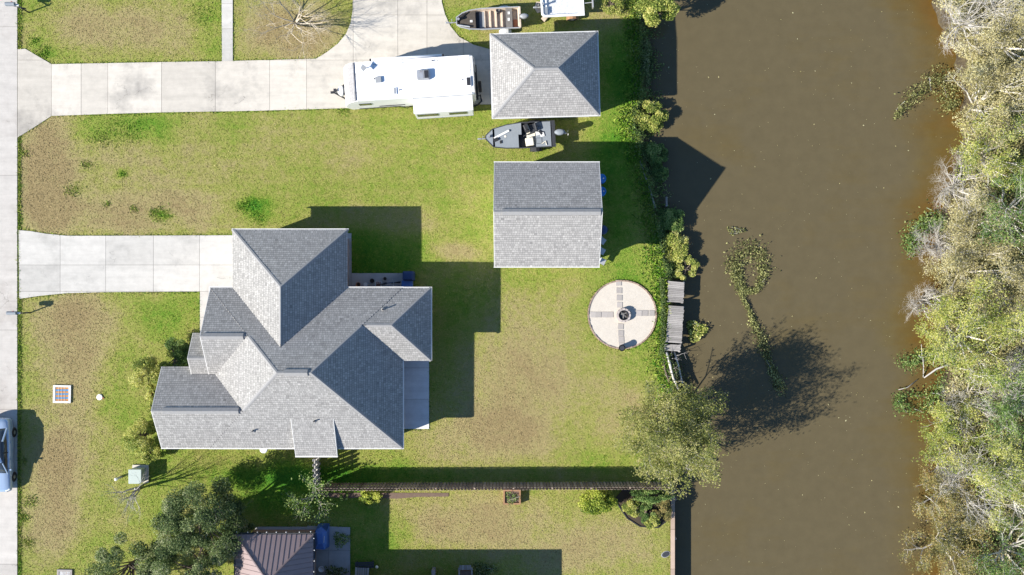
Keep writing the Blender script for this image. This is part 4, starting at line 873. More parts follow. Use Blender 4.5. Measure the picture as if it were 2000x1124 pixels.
for k in range(3): MB().tube([(.1 * math.cos(k * 2.1), .1 * math.sin(k * 2.1), .4), (.14 * math.cos(k * 2.1), .14 * math.sin(k * 2.1), .045)], .015, 6).build('leg', M['fascia'], t)
t = thing('tray_rack', 'small white framed rack with brown slats on the rear patio', 'rack', (*G(739, 555, .5), 0), -.15)
for a, b, c, d in ((0, .16, .4, .03), (0, -.16, .4, .03), (-.19, 0, .03, .3), (.19, 0, .03, .3)): MB().box(a, b, .48, c, d, .04).build('frame', M['fascia'], t)
for k in range(3): MB().box(-.1 + k * .1, 0, .48, .05, .29, .02).build('slat', M['terracotta'], t)
for a in (-.17, .17):
    for b in (-.14, .14): MB().box(a, b, .25, .03, .03, .42).build('leg', M['fascia'], t)
t = thing('bicycle', 'dark spindly bicycle among the clutter on the rear patio', 'bicycle', (*G(760, 554, .3), .05), .12)
for a in (-.5, .45):
    w_ = MB(); w_.tube([(a + .3 * math.cos(q), .02 * math.sin(q * 2), .33 + .3 * math.sin(q)) for q in np.linspace(0, 2 * PI, 18)], .025, 6).build('wheel', M['rubber'], t)
MB().tube([(-.5, 0, .33), (-.15, .02, .75), (.35, .02, .8), (.45, 0, .33)], .025, 6).build('frame', M['navy'], t); MB().tube([(.32, -.25, .95), (.36, 0, .92), (.32, .25, .95)], .015, 6).build('handlebar', M['alu'], t); MB().box(-.18, .02, .84, .22, .12, .05).build('saddle', M['dark'], t, bevel=.02)
for px, py, lab, mm in ((727, 549, 'small dark pot on the rear patio beside the rack', 'dark'), (700, 556, 'rusty brown pot in the corner of the rear patio', 'terracotta'), (752, 545, 'small pale bucket beside the bicycle', 'paver')):
    t = thing('pot', lab, 'pot', (*G(px, py, .2), .045)); MB().lathe([(.09, 0), (.14, .22), (.15, .25), (.12, .25), (.1, .18), (0, .18)], 14).build('pot', M[mm], t, True); MB().lathe([(.12, .19), (0, .2)], 10).build('soil', M['soil'], t)
# neighbour patio
t = thing('grill', 'big blue vinyl covered grill beside the brown metal roof', 'grill', (*G(627, 1053, 1.0), .04))
MB().add([(-.34, -.72, 0), (.36, -.72, 0), (.36, .76, 0), (-.34, .76, 0), (-.34, -.62, 1.0), (.2, -.68, .95), (.34, -.3, .9), (.34, .45, .9), (-.02, .74, .85), (-.34, .5, 1.0), (-.2, -.3, 1.12), (.12, -.25, 1.1), (.1, .35, 1.1), (-.2, .35, 1.12)], [(0, 1, 5, 4), (1, 2, 7, 6), (1, 6, 5), (2, 3, 8, 7), (2, 8, 7), (3, 0, 4, 9), (3, 9, 8), (4, 5, 11, 10), (5, 6, 11), (6, 7, 12, 11), (7, 8, 12), (8, 9, 13, 12), (9, 4, 10, 13), (10, 11, 12, 13)]).build('cover', M['bluecover'], t); MB().tube([(.2, -.2, 1.1), (.23, .2, 1.09)], .015, 6).build('handle', M['fascia'], t)
t = thing('garden_table', 'pale slatted table on the neighbour patio at the bottom edge', 'table', (*G(707, 1122, .6), 0), -.05)
for k in range(6): MB().box(-.35 + k * .14, 0, .6, .11, .8, .03).build('slat', M['paver'], t)
for a in (-.4, .4): MB().box(a, 0, .63, .05, .84, .05).build('edge_rail', M['whitewood'], t)
for a in (-.35, .35):
    for b in (-.35, .35): MB().box(a, b, .29, .05, .05, .58).build('leg', M['whitewood'], t)
t = thing('lamp', 'round cream garden lamp beside the neighbour patio table', 'lamp', (*G(736, 1108, .6), 0)); MB().tube([(0, 0, 0), (0, 0, .55)], .02, 6).build('stem', M['dark'], t); MB().lathe([(0, .5), (.08, .52), (.1, .6), (.07, .68), (0, .7)], 12).build('globe', M['cream'], t, True)
t = thing('bench', 'dark bench behind the garden lamp', 'bench', (*G(712, 1104, .4), 0), .03)
for k in range(3): MB().box(0, -.14 + k * .14, .42, 1.2, .11, .03).build('slat', M['boatdark'], t)
for a in (-.5, .5): MB().box(a, 0, .2, .06, .36, .4).build('leg', M['boatdark'], t)
t = thing('bowl', 'white bowl on the ground at the corner of the metal roofed house', 'bowl', (*G(627, 1113, .3), .04)); MB().lathe([(.08, 0), (.18, .16), (.2, .2), (.17, .2), (.08, .06), (0, .05)], 16).build('bowl', M['bulb'], t, True); MB().lathe([(.09, 0), (.09, .03), (0, .03)], 12).build('foot', M['bulb'], t)
for px, lab in ((909, 'raised wooden planter at the bottom edge, right of the post'),):
    t = thing('planter', lab, 'planter', (*G(px, 1119, .5), 0), .02)
    for k in range(5): MB().box(-.3 + k * .15, .32, .48, .13, .3, .03).build('plank', M['weathered'], t)
    for a in (-.4, .4): MB().box(a, -.15, .42, .1, .9, .1).build('side_board', M['weathered'], t)
    MB().box(0, -.25, .3, .66, .7, .25).build('soil', M['mulch'], t)
t = thing('post', 'short weathered grey post at the bottom edge of the neighbour garden', 'post', (*G(847, 1117, .5), 0)); MB().box(0, 0, .35, .2, .3, .7).build('post', M['weathered'], t); MB().box(0, 0, .715, .24, .34, .03).build('cap', M['weathered'], t)
# old bulkhead boards on the bank
t = thing('bulkhead', 'old dark wooden bulkhead along the shaded creek bank', 'bulkhead', (*G(1265, 360), 0))
ox, oy = G(1265, 360)
for (a, b), (c, d) in (((1250, 315), (1262, 350)), ((1262, 348), (1272, 380)), ((1272, 380), (1279, 405)), ((1302, 385), (1302, 402))):
    p, q = G(a, b), G(c, d); MB().tube([(p[0] - ox, p[1] - oy, -.02), (q[0] - ox, q[1] - oy, .0)], .06, 4).build('board', M['weathered'], t); MB().tube([(q[0] - ox, q[1] - oy, -1.2), (q[0] - ox, q[1] - oy, .12)], .06, 6).build('post', M['weathered'], t)
# ------------------------------------------------------------------ plants
def seg_mesh(name, segs, m, parent, k=3):
    a = np.array([[*p, *q, r0, r1] for p, q, r0, r1 in segs], dtype=np.float64)
    P, Q, r0, r1 = a[:, :3], a[:, 3:6], a[:, 6:7], a[:, 7:8]
    d = Q - P; d /= np.linalg.norm(d, axis=1, keepdims=True) + 1e-9
    ref = np.where(np.abs(d[:, 2:3]) < .9, [[0, 0, 1.]], [[1., 0, 0]]); u = np.cross(d, ref); u /= np.linalg.norm(u, axis=1, keepdims=True); v = np.cross(d, u)
    vs = []
    for c, r in ((P, r0), (Q, r1)):
        for j in range(k):
            t = 2 * PI * j / k; vs.append(c + (u * math.cos(t) + v * math.sin(t)) * r)
    V = np.stack(vs, 1).reshape(-1, 3); b = (np.arange(len(a)) * 2 * k)[:, None]
    Qd = np.stack([np.concatenate([b + j, b + (j + 1) % k, b + k + (j + 1) % k, b + k + j], 1) for j in range(k)], 1).reshape(-1, 4)
    return np_mesh(name, V, Qd, m, parent)
def leaf_mesh(name, cen, size, rnd, m, parent, aspect=.6, up=.9):
    n = len(cen); nrm = rng.normal(size=(n, 3)); nrm[:, 2] = np.abs(nrm[:, 2]) + up; nrm /= np.linalg.norm(nrm, axis=1, keepdims=True)
    t = rng.normal(size=(n, 3)); u = np.cross(nrm, t); u /= np.linalg.norm(u, axis=1, keepdims=True); v = np.cross(nrm, u)
    s = np.asarray(size).reshape(-1, 1) * .5
    V = np.stack([cen - u * s, cen + v * s * aspect - nrm * s * .2, cen + u * s, cen - v * s * aspect - nrm * s * .2], 1).reshape(-1, 3)
    return np_mesh(name, V, np.arange(4 * n).reshape(-1, 4), m, parent, {'rnd': np.repeat(np.clip(rnd, 0, 1), 4)})
def grow(p, d, L, r, depth, out, spread=.5, up=.15, split=(2, 3), steps=3, shrink=.72):
    for s in range(steps):
        d = (d + Vector((random.gauss(0, .13), random.gauss(0, .13), random.gauss(0, .1) + up * .3))).normalized(); q = p + d * (L / steps)
        r1 = r * (.84 if s < steps - 1 else .7); out.append((tuple(p), tuple(q), r, r1)); p, r = q, r1
        if depth > 0 and s == steps - 2 and random.random() < .75: grow(p, (d + Vector((random.gauss(0, spread), random.gauss(0, spread), random.gauss(0, spread * .6)))).normalized(), L * shrink * .8, r * .6, depth - 1, out, spread, up, split, steps, shrink)
    if depth > 0:
        for k in range(random.randint(*split)): grow(p, (d + Vector((random.gauss(0, spread), random.gauss(0, spread), random.gauss(0, spread * .6) + up))).normalized(), L * shrink * random.uniform(.8, 1.15), r * .75, depth - 1, out, spread, up, split, steps, shrink)
def crown_points(n, c, rad, clumps, cr, shell=.55, dome=True):
    K = clumps; th = rng.uniform(0, 2 * PI, K); cz = rng.uniform(-.55 if dome else -1, 1, K); rr = np.sqrt(1 - cz ** 2); q = rng.uniform(shell, 1, K) ** .6
    cc = np.stack([rr * np.cos(th) * q, rr * np.sin(th) * q, cz * q], 1) * (1 - cr * .6) * np.array(rad) + np.array(c)
    base = rng.uniform(.15, .85, K); pick = rng.integers(0, K, n); g = rng.normal(size=(n, 3)); g /= np.linalg.norm(g, axis=1, keepdims=True); g *= rng.uniform(.15, 1, (n, 1)) ** .5
    sz = rng.uniform(.6, 1.25, K)[pick][:, None]
    pts = cc[pick] + g * sz * np.array(rad) * cr
    return pts, np.clip(base[pick] + rng.normal(0, .2, n), 0, 1), cc
def tree(name, label, cat, px, py, h, r, m, n, ls, trunk='bark', zb=None, clumps=26, cr=.34, group=None, limb=True, twigs=None, ry=None, base_z=None, aspect=.55, tr=.11, shell=.55):
    x, y = G(px, py, 0 if base_z is None else base_z); bz = max(WATER_Z, float(ground_z(np.array(x), np.array(y)))) if base_z is None else base_z
    t = thing(name, label, cat, (x, y, bz), 0, group); n = int(n * (2.8 if cat == 'tree' else 4.2)); ls = ls * .62
    zb = h * .3 if zb is None else zb; zc = (h + zb) / 2; rz_ = (h - zb) / 2
    pts, rd, cc = crown_points(n, (0, 0, zc), (r, ry or r, rz_), clumps, cr, shell)
    pts[:, 2] = np.maximum(pts[:, 2], .04)
    leaf_mesh('crown' if cat == 'tree' else 'foliage', pts, rng.uniform(.6, 1.35, n) * ls, rd, m, t, aspect)
    segs = []
    p = Vector((0, 0, -.1)); top = Vector((random.uniform(-.1, .1) * r, random.uniform(-.1, .1) * r, zc)); prev = p
    for k in range(4):
        q = p.lerp(top, (k + 1) / 4) + Vector((random.gauss(0, .04), random.gauss(0, .04), 0)) * h * .2; segs.append((tuple(prev), tuple(q), tr * (1 - .18 * k), tr * (1 - .18 * (k + 1)))); prev = q
    if limb:
        for c_ in cc[:18]:
            s0 = p.lerp(top, random.uniform(.35, 1)); e = Vector(c_); md = s0.lerp(e, .5) + Vector((0, 0, .08 * h * random.random())); segs += [(tuple(s0), tuple(md), tr * .4, tr * .25), (tuple(md), tuple(e), tr * .25, tr * .08)]
    seg_mesh('trunk' if cat == 'tree' else 'stem', segs, M[trunk], t, 5)
    if twigs:
        ts = []
        for k in range(twigs[0]):
            c_ = Vector(cc[k % len(cc)]); dv = (c_ - Vector((0, 0, zc * .7))).normalized(); ts_ = []
            grow(c_ * .8 + Vector((0, 0, zc * .1)), dv, twigs[1], twigs[2], 2, ts_, .45, .05); ts += ts_
        seg_mesh('twigs', ts, M[twigs[3]], t, 3)['kind'] = 'stuff'
    return t
def bare(name, label, px, py, h, stems, spread, m, depth=4, r0=.05, L0=None, group=None, cat='shrub', lean=(0, 0), up=.12, leaves=None, base_z=None, n0=.55, steps=3):
    x, y = G(px, py); bz = max(WATER_Z, float(ground_z(np.array(x), np.array(y)))) if base_z is None else base_z
    t = thing(name, label, cat, (x, y, bz), 0, group); segs = []
    for k in range(stems):
        a = 2 * PI * (k + random.random() * .7) / stems
        grow(Vector((.06 * math.cos(a), .06 * math.sin(a), -.05)), Vector((math.cos(a) * n0 + lean[0], math.sin(a) * n0 + lean[1], 1)).normalized(), (L0 or h * .38), r0, depth, segs, spread, up, (2, 3), steps)
    seg_mesh('branches', segs, M[m], t, 3)
    if leaves:
        ends = np.array([s[1] for s in segs]); pk = ends[rng.integers(0, len(ends), leaves[0])] + rng.normal(0, leaves[2] if len(leaves) > 3 else .12, (leaves[0], 3)); leaf_mesh('leaves', pk, rng.uniform(.6, 1.3, leaves[0]) * leaves[1], rng.uniform(0, 1, leaves[0]), leaves[-1], t)
    return t
def low_plant(name, label, px, py, rx, ry, n, ls, m, z=WATER_Z, hgt=.15, cat='water plant', group=None, path=None, wdt=None):
    x, y = G(px, py, z); t = thing(name, label, cat, (x, y, z), 0, group); n = int(n * 1.6); ls = ls * .72
    if path is None:
        a = rng.uniform(0, 2 * PI, n); q = np.sqrt(rng.uniform(0, 1, n)) * (1 + .25 * np.sin(a * 3 + 1)); P = np.stack([q * rx * np.cos(a), q * ry * np.sin(a), rng.uniform(.005, hgt, n)], 1)
    else:
        pp = np.array([G(a, b, z) for a, b in path]) - np.array([x, y]); sg = rng.integers(0, len(pp) - 1, n); u = rng.uniform(0, 1, n)[:, None]
        wd = np.array(wdt); ww = (wd[sg] + (wd[np.minimum(sg + 1, len(wd) - 1)] - wd[sg]) * u[:, 0])[:, None]
        P = np.concatenate([pp[sg] * (1 - u) + pp[sg + 1] * u + rng.normal(0, 1, (n, 2)) * ww * .45, rng.uniform(.005, hgt, (n, 1))], 1)
    leaf_mesh('leaves', P, rng.uniform(.5, 1.4, n) * ls, rng.uniform(0, 1, n), m, t, .6, 1.2)
    st = []
    for k in range(max(6, n // 60)):
        i, j = rng.integers(0, n, 2)
        if np.linalg.norm(P[i] - P[j]) < 1.0: st.append((tuple(P[i]), tuple(P[j]), .012, .008))
    if st: seg_mesh('stems', st, M['greytwig'], t, 3).__setitem__('kind', 'stuff')
    return t
def feather(name, label, px, py, h, r, m, n, ls, twig, group=None, stems=9, depth=4, r0=.07, n0=.9, jit=.14, lean=(0, 0)):
    "multi stemmed tree whose leaves sit along its twigs"
    x, y = G(px, py); bz = max(WATER_Z, float(ground_z(np.array(x), np.array(y)))); t = thing(name, label, 'tree', (x, y, bz), 0, group); segs = []; L0 = .36 * math.hypot(h, r) * .95
    for k in range(stems):
        a = 2 * PI * (k + random.random()) / stems; q = random.uniform(.25, 1) * n0
        grow(Vector((.1 * math.cos(a), .1 * math.sin(a), .1)), Vector((math.cos(a) * q * r / h * 2 + lean[0], math.sin(a) * q * r / h * 2 + lean[1], 1)).normalized(), L0 * random.uniform(.85, 1.1), r0, depth, segs, .42, .02, (2, 3), 2)
    ph = [random.uniform(0, 6.28) for k in range(3)]
    def reach(a): return r * (1.0 + .09 * math.sin(3 * a + ph[0]) + .10 * math.sin(5 * a + ph[1]) + .12 * math.sin(9 * a + ph[2]))
    segs = [q for q in segs if q[1][2] > 0 and math.hypot(q[1][0] - lean[0] * 2, q[1][1] - lean[1] * 2) < reach(math.atan2(q[1][1], q[1][0])) * random.uniform(.85, 1.15)]
    seg_mesh('branches', segs, M[twig], t, 3)
    MB().tube([(0, 0, -.4), (.02, .01, .2)], [r0 * 1.6, r0 * 1.3], 7).build('trunk', M['bark'], t)
    E = np.array([q[0] + q[1] for q in segs if q[2] < r0 * .62]); pk = rng.integers(0, len(E), n); u = rng.uniform(0, 1.15, (n, 1))
    P = E[pk, :3] * (1 - u) + E[pk, 3:] * u + rng.normal(0, jit, (n, 3)); P[:, 2] = np.maximum(P[:, 2], .05)
    tone = .5 + .28 * np.sin(P[:, 0] * 1.9 + P[:, 2]) * np.sin(P[:, 1] * 1.7 + 1.3 * P[:, 2]); leaf_mesh('crown', P, rng.uniform(.6, 1.35, n) * ls, np.clip(tone + rng.normal(0, .2, n), 0, 1), m, t, .45)
    return t
# left bank
tree('shrub', 'round yellow green bush at the creek edge beside the hip roofed outbuilding', 'shrub', 1272, 228, 1.1, 1.1, LY, 1500, .17, group='bank shrubs', zb=.1)
tree('tree', 'yellow green tree overhanging the creek at the top edge', 'tree', 1275, 32, 3.6, 1.5, LY, 2600, .2, zb=1.0, clumps=18, ry=1.1)
tree('shrub', 'tall thin weeds at the top edge left of the creek tree', 'shrub', 1195, 12, .9, .8, LY, 500, .13, zb=.05)
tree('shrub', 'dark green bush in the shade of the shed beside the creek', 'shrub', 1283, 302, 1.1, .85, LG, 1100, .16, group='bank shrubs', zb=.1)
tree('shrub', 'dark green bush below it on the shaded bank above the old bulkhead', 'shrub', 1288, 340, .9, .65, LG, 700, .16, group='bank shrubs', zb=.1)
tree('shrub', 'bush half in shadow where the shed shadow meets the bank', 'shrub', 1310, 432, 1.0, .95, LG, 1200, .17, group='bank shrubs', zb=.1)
tree('shrub', 'sunlit pale green bush above the upper dock platform', 'shrub', 1320, 482, 1.0, 1.05, LY, 1500, .17, group='bank shrubs', zb=.1)
tree('shrub', 'loose pale green bush hanging over the creek beside the upper dock platform', 'shrub', 1340, 525, .8, .95, LY, 1000, .17, group='bank shrubs', zb=.1, cr=.26)
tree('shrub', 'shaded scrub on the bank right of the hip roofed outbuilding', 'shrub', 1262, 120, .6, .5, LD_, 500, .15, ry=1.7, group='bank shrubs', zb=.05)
low_plant('water_plant', 'round leafy water plant beside the long dock platform', 1359, 646, .62, .62, 420, .2, LY, hgt=.35)
low_plant('water_weed', 'loop of floating weed in the middle of the creek with a trailing tail', 1455, 560, 1, 1, 3200, .15, LW, hgt=.2, path=[(1440, 505), (1462, 485), (1485, 500), (1492, 535), (1480, 565), (1455, 572), (1440, 545), (1432, 510), (1440, 545), (1446, 575), (1462, 605), (1472, 635), (1490, 670), (1500, 705), (1515, 740), (1528, 765)], wdt=[.95, .95, .75, .5, .25, .2, .5, .75, .4, .2, .15, .35, .6, .2, .45, .35])
low_plant('water_weed', 'small separate tuft of floating weed above the loop', 1436, 451, .6, .25, 120, .14, LW, hgt=.12)
# willow and roots
random.seed(21)
feather('tree', 'big feathery yellow green willow leaning over the creek', 1287, 830, 6.3, 2.9, LW2, 32000, .13, 'greytwig', stems=20, depth=5, r0=.07, n0=1.3, jit=.13, lean=(.12, 0))
x, y = G(1312, 722, 0); t = thing('root_tangle', 'tangle of bare pale roots and logs on the bank below the docks', 'roots', (x, y, -.1)); 
for pts, r_ in (([(-.35, 1.1, .1), (-.15, .4, .2), (.05, -.5, .25), (.5, -1.5, .3)], .09), ([(.2, 1.1, -.2), (.45, .2, -.1), (.7, -.9, -.1)], .07), ([(-.5, .8, .1), (-.45, 0, .2), (-.2, -.8, .3)], .06), ([(-.1, .9, 0), (.3, -.2, .15), (.2, -1.3, .25)], .05), ([(-.6, .3, .1), (0, -.3, .2), (.8, -.5, -.3)], .04)): MB().tube(pts, [r_, r_ * .9, r_ * .8, r_ * .5][:len(pts)], 6).build('log', M['paletwig'] if r_ > .06 else M['bark'], t, True)
sg = []
for k in range(14): grow(Vector((random.uniform(-.6, .4), random.uniform(-1.2, .9), 0)), Vector((random.gauss(.2, .5), random.gauss(-.3, .6), .3)).normalized(), .5, .02, 1, sg, .5, 0)
seg_mesh('twigs', sg, M['greytwig'], t, 3)['kind'] = 'stuff'
# front garden
for a in (('leafy shrub at the porch corner, uppermost beside the front door', 350, 700, 1.7, 1.25, LG, 1900), ('tall leafy shrub in front of the house gable, left of the porch shrub', 300, 728, 3.0, 1.2, LY, 2200), ('small shrub hugging the front gable wall', 308, 768, 1.3, .5, LY, 500), ('tall shrub at the lower front corner of the house', 294, 845, 3.6, 1.15, LY, 2200), ('low yellow green shrub below the lower front corner of the house', 300, 878, 1.3, .9, LY, 900)):
    tree('shrub', a[0], 'shrub', a[1], a[2], a[3], a[4], a[5], a[6], .15, group='shrubs along the front of the house', zb=.15, clumps=16)
for k, (px, py) in enumerate(((302, 790), (301, 802), (300, 814), (301, 826))): tree('shrub', ['first', 'second', 'third', 'fourth'][k] + ' from the top of four small clipped plants along the front gable', 'shrub', px, py, .7, .3, LY, 160, .12, group='clipped plants along the gable', zb=.05, clumps=6)
bare('bare_tree', 'leafless multi stemmed tree beside the green transformer', 270, 955, 4.3, 5, .3, 'greytwig', 4, .075, 1.5, cat='tree', n0=.28, up=.2)
bare('bare_tree', 'leafless pale branched tree in the dry grass at the top edge', 576, 44, 4.8, 8, .5, 'tantwig', 5, .05, 1.55, cat='tree', n0=.75, steps=2)
# oaks bottom left
tree('tree', 'large dark evergreen oak left of the brown metal roof', 'tree', 420, 1003, 5.0, 3.0, LD_, 9500, .17, zb=.6, clumps=60, cr=.2, tr=.16, group='evergreen oaks in the corner', twigs=(16, .6, .012, 'greytwig'))
tree('tree', 'dark evergreen oak at the bottom edge, left of the largest oak', 'tree', 280, 1090, 4.4, 2.5, LD_, 7000, .17, zb=.5, clumps=46, cr=.2, group='evergreen oaks in the corner', tr=.14)
tree('tree', 'pale topped evergreen oak at the bottom edge below the largest oak', 'tree', 405, 1082, 5.6, 2.5, LD_, 8000, .16, zb=.7, clumps=46, cr=.2, group='evergreen oaks in the corner', tr=.14, twigs=(14, .6, .012, 'paletwig'))
tree('shrub', 'dark shrub in shade between the largest oak and the metal roof', 'shrub', 478, 1018, 1.6, .9, LD_, 900, .16, zb=.1)
bare('twiggy_tree', 'small twiggy tree with sparse leaves at the fence corner', 616, 966, 2.8, 6, .5, 'paletwig', 3, .045, .95, cat='tree', leaves=(900, .13, .15, LG), n0=.6)
tree('shrub', 'bright yellow green shrub below the fence near its left end', 'shrub', 727, 969, .8, .75, LB, 500, .2, ry=.5, zb=.05)
tree('shrub', 'small green plant in the mulch left of the bright shrub', 'shrub', 672, 968, .5, .35, LG, 120, .14, zb=.03, clumps=6)
tree('shrub', 'bright lime green shrub below the fence near the seawall', 'shrub', 1162, 972, 1.9, 1.25, LB, 1700, .19, ry=.85, zb=.1)
tree('shrub', 'dark green hedge plant against the fence beside the willow', 'shrub', 1268, 962, 1.5, 1.5, LG, 1300, .15, ry=.5, zb=.1)
for k, a in enumerate((('clipped round shrub at the left of the corner flower bed', 1232, 990, .6), ('olive round shrub in the middle of the corner flower bed', 1262, 1000, .75), ('yellowish round shrub at the right of the corner flower bed', 1292, 992, .75), ('low round shrub at the bottom of the corner flower bed', 1272, 1016, .55))):
    tree('shrub', a[0], 'shrub', a[1], a[2], .8, a[3], [LY, LG, LO, LY][k], 800, .13, group='shrubs of the corner flower bed', zb=.08, clumps=14)
xb, yb2 = G(1258, 996); fb = thing('flower_bed', 'dark edged planting bed in the corner by the seawall', 'flower bed', (xb, yb2, 0)); pl = [(p[0] - xb, p[1] - yb2) for p in GP([(1200, 975), (1225, 1012), (1250, 1028), (1285, 1030), (1308, 1012), (1312, 960), (1215, 958)])]; MB().prism(pl, 0, .06).build('soil', M['soil'], fb); MB().tube([(a, b, .06) for a, b in pl], .05, 6).build('edging', M['dark'], fb)
low_plant('potted_plant', 'leafy potted plants on the shaded neighbour patio', 668, 1052, .5, .45, 260, .15, LG, z=.1, hgt=.6, cat='plant')
low_plant('planter_plants', 'leaves growing in the square planter by the fence', 1000, 972, .42, .35, 120, .13, LG, z=.3, hgt=.25, cat='plant')
low_plant('garden_plants', 'dark leafy plants right of the raised wooden planter', 945, 1112, .7, .45, 330, .15, LD_, z=.02, hgt=.4, cat='plant')
low_plant('garden_plants', 'dark leafy plants between the bowl and the patio table', 655, 1116, .7, .4, 260, .15, LD_, z=.05, hgt=.4, cat='plant')
# right bank wood
RB = [('tree', 'leafy green tree below the pale bare shrubs at the top right', 1945, 205, 5.2, 2.2, LY, 6000), ('tree', 'green tree in the top right corner behind the bare shrubs', 1985, 95, 5.0, 1.9, LT, 4200), ('tree', 'yellowish tree on the right edge above the second pale bare shrub', 1955, 305, 4.6, 1.8, LY, 3600),
      ('tree', 'mid green tree on the right edge beside the second pale bare shrub', 1985, 420, 4.8, 2.0, LG, 4200), ('tree', 'olive tan tree right of the leafy point in the creek', 1915, 530, 4.2, 2.1, LT, 4800), ('tree', 'large yellow green tree on the right bank, middle of the wood', 1905, 655, 5.0, 2.5, LY, 7500),
      ('tree', 'dark green tree at the right edge below the large yellow green tree', 1990, 790, 4.4, 1.9, LG, 4200), ('tree', 'yellow green bush tree below the fallen branches', 1895, 845, 3.6, 1.8, LY, 4600), ('tree', 'light green tree on the right edge in the lower wood', 1975, 925, 5.2, 2.1, LY, 4800),
      ('tree', 'orange tinged tree reaching over the creek at the bottom right', 1885, 1060, 3.8, 2.0, LO, 5600), ('tree', 'green tree in the bottom right corner', 1985, 1070, 5.0, 2.0, LG, 4600), ('tree', 'orange olive bush tree above the bottom right trees', 1880, 965, 3.0, 1.4, LO, 2800), ('tree', 'tan leaved tree at the right edge, middle of the wood', 1990, 590, 4.8, 1.8, LT, 3600), ('tree', 'olive tree behind the second bare shrub', 1920, 450, 3.6, 1.6, LT, 3000)]
for k, (nm, lab, px, py, h, r, m, n) in enumerate(RB): feather(nm, lab, px - (px - 1000) * .03 - (12 if px < 1960 else 0), py, h * .92, r * 1.25, (m if k % 3 else (LT if m is LY else m)), int(n * 2.1), .115, 'paletwig', 'trees of the right bank wood', stems=10, depth=4, r0=.075, n0=1.2, jit=.17)
for lab, px, py, h, st, lean, lv in (('pale leafless shrub at the top right corner of the creek', 1880, 50, 3.6, 9, (-.35, 0), None), ('pale leafless shrub right of the topmost bare one', 1940, 15, 3.8, 7, (-.1, .1), None), ('pale leafless shrub leaning over the creek, second from the top', 1872, 362, 3.0, 10, (-.45, .1), None),
        ('pale leafless shrub behind the leafy point', 1842, 480, 2.4, 9, (-.7, 0), None), ('pale leafless shrub above the large yellow green tree', 1815, 590, 2.2, 8, (-.5, .1), None), ('grey leafless shrub below the fallen branches', 1890, 775, 2.8, 7, (-.2, -.1), None), ('tall grey leafless tree in the lower right wood', 1885, 945, 4.2, 7, (-.1, .1), None), ('pale leafless branches on the right edge above the dark green tree', 1960, 735, 3.0, 6, (.1, 0), None), ('grey leafless sapling left of the tall leafless tree', 1852, 905, 2.6, 6, (-.3, .1), None)):
    bare('bare_shrub', lab, px, py, h, st + 3, .42, 'paletwig', 5, .055, h * .40, 'leafless shrubs of the right bank', 'shrub', lean, n0=.7, steps=2)
low_plant('overhanging_branch', 'leafy branch trailing into the creek at the upper right', 1790, 185, 1, 1, 1000, .15, LW, hgt=.5, cat='branch', path=[(1745, 232), (1775, 195), (1800, 175), (1830, 150), (1850, 165), (1855, 200), (1850, 215)], wdt=[.2, .6, .7, .8, 1.1, .8, .4])
low_plant('leafy_point', 'leafy green bush lying on the water at the point of the right bank', 1795, 460, 1, 1, 1100, .17, LG, hgt=.7, cat='bush', path=[(1775, 490), (1780, 460), (1800, 440), (1825, 430), (1840, 445)], wdt=[.6, .9, .9, .8, .6])
low_plant('fallen_branches', 'clumps of green leaves on fallen branches in the creek', 1790, 740, 1, 1, 1500, .16, LG, hgt=.5, cat='branch', path=[(1755, 700), (1785, 715), (1790, 690), (1830, 700), (1835, 750), (1830, 770), (1755, 770), (1750, 795), (1800, 800), (1825, 780), (1835, 810)], wdt=[.6, .5, .4, .8, .8, .5, .4, .4, .8, .9, .8])
x, y = G(1815, 725, 0); t = thing('dead_trunk', 'bare forked dead trunk lying over the creek between leaf clumps', 'dead trunk', (x, y, WATER_Z))
for pts, r_ in (([(1.3, .45, .8), (.55, .1, .5), (.1, -.35, .15), (-.05, -.5, .05)], .1), ([(-.1, -.45, .05), (-.2, .2, .35), (-.35, .9, .6)], .05), ([(-.4, .85, .6), (-.6, 1.7, 1.0)], .035), ([(-.1, .6, .3), (-.6, 1.0, .55)], .03), ([(-.5, -.6, .1), (-1.2, -1.1, .25), (-1.75, -1.25, .2)], .04), ([(1.4, -1.2, .5), (.7, -1.5, .2), (.3, -1.45, .1)], .04), ([(1.8, .2, .9), (3.2, -.1, 1.3), (4.6, -.5, 1.6)], .08)): MB().tube(pts, [r_ * .7, r_ * .6, r_ * .5, r_ * .35][:len(pts)], 6).build('branch', M['greytwig'], t, True)
# undergrowth of the right bank: one mass
n = 70000; yy = rng.uniform(-24, 24, n); xx = bank(yy, BANK_R) + np.abs(rng.normal(0, 1, n)) * 3.4 - 1.1 - .7 * np.sin(yy * 1.9) * np.sin(yy * .63 + 1); zz = np.maximum(ground_z(xx, yy), WATER_Z) + rng.uniform(.03, .75, n)
cl = .5 + .35 * np.sin(xx * 1.7 + np.sin(yy * 1.3) * 2) * np.sin(yy * 1.1 + 1)
u = leaf_mesh('undergrowth', np.stack([xx, yy, zz], 1), rng.uniform(.07, .18, n), np.clip(cl + rng.normal(0, .25, n), 0, 1), LT, None); tag(u, 'tangled undergrowth covering the right bank', 'undergrowth', None, 'stuff')
n = 7000; yy = rng.uniform(-12.5, 19, n); xx = bank(yy, BANK_L) + rng.normal(.25, .4, n); dk = (yy < .6) & (yy > -4.2); xx = np.where(dk, np.minimum(xx, bank(yy, BANK_L) - .15 - .3 * rng.uniform(0, 1, n)), xx); zz = np.maximum(ground_z(xx, yy), WATER_Z) + rng.uniform(.02, .35, n)
u = leaf_mesh('bank_weeds', np.stack([xx, yy, zz], 1), rng.uniform(.05, .14, n), rng.uniform(0, .7, n), LD_, None); tag(u, 'rough weeds along the left creek bank', 'weeds', None, 'stuff')
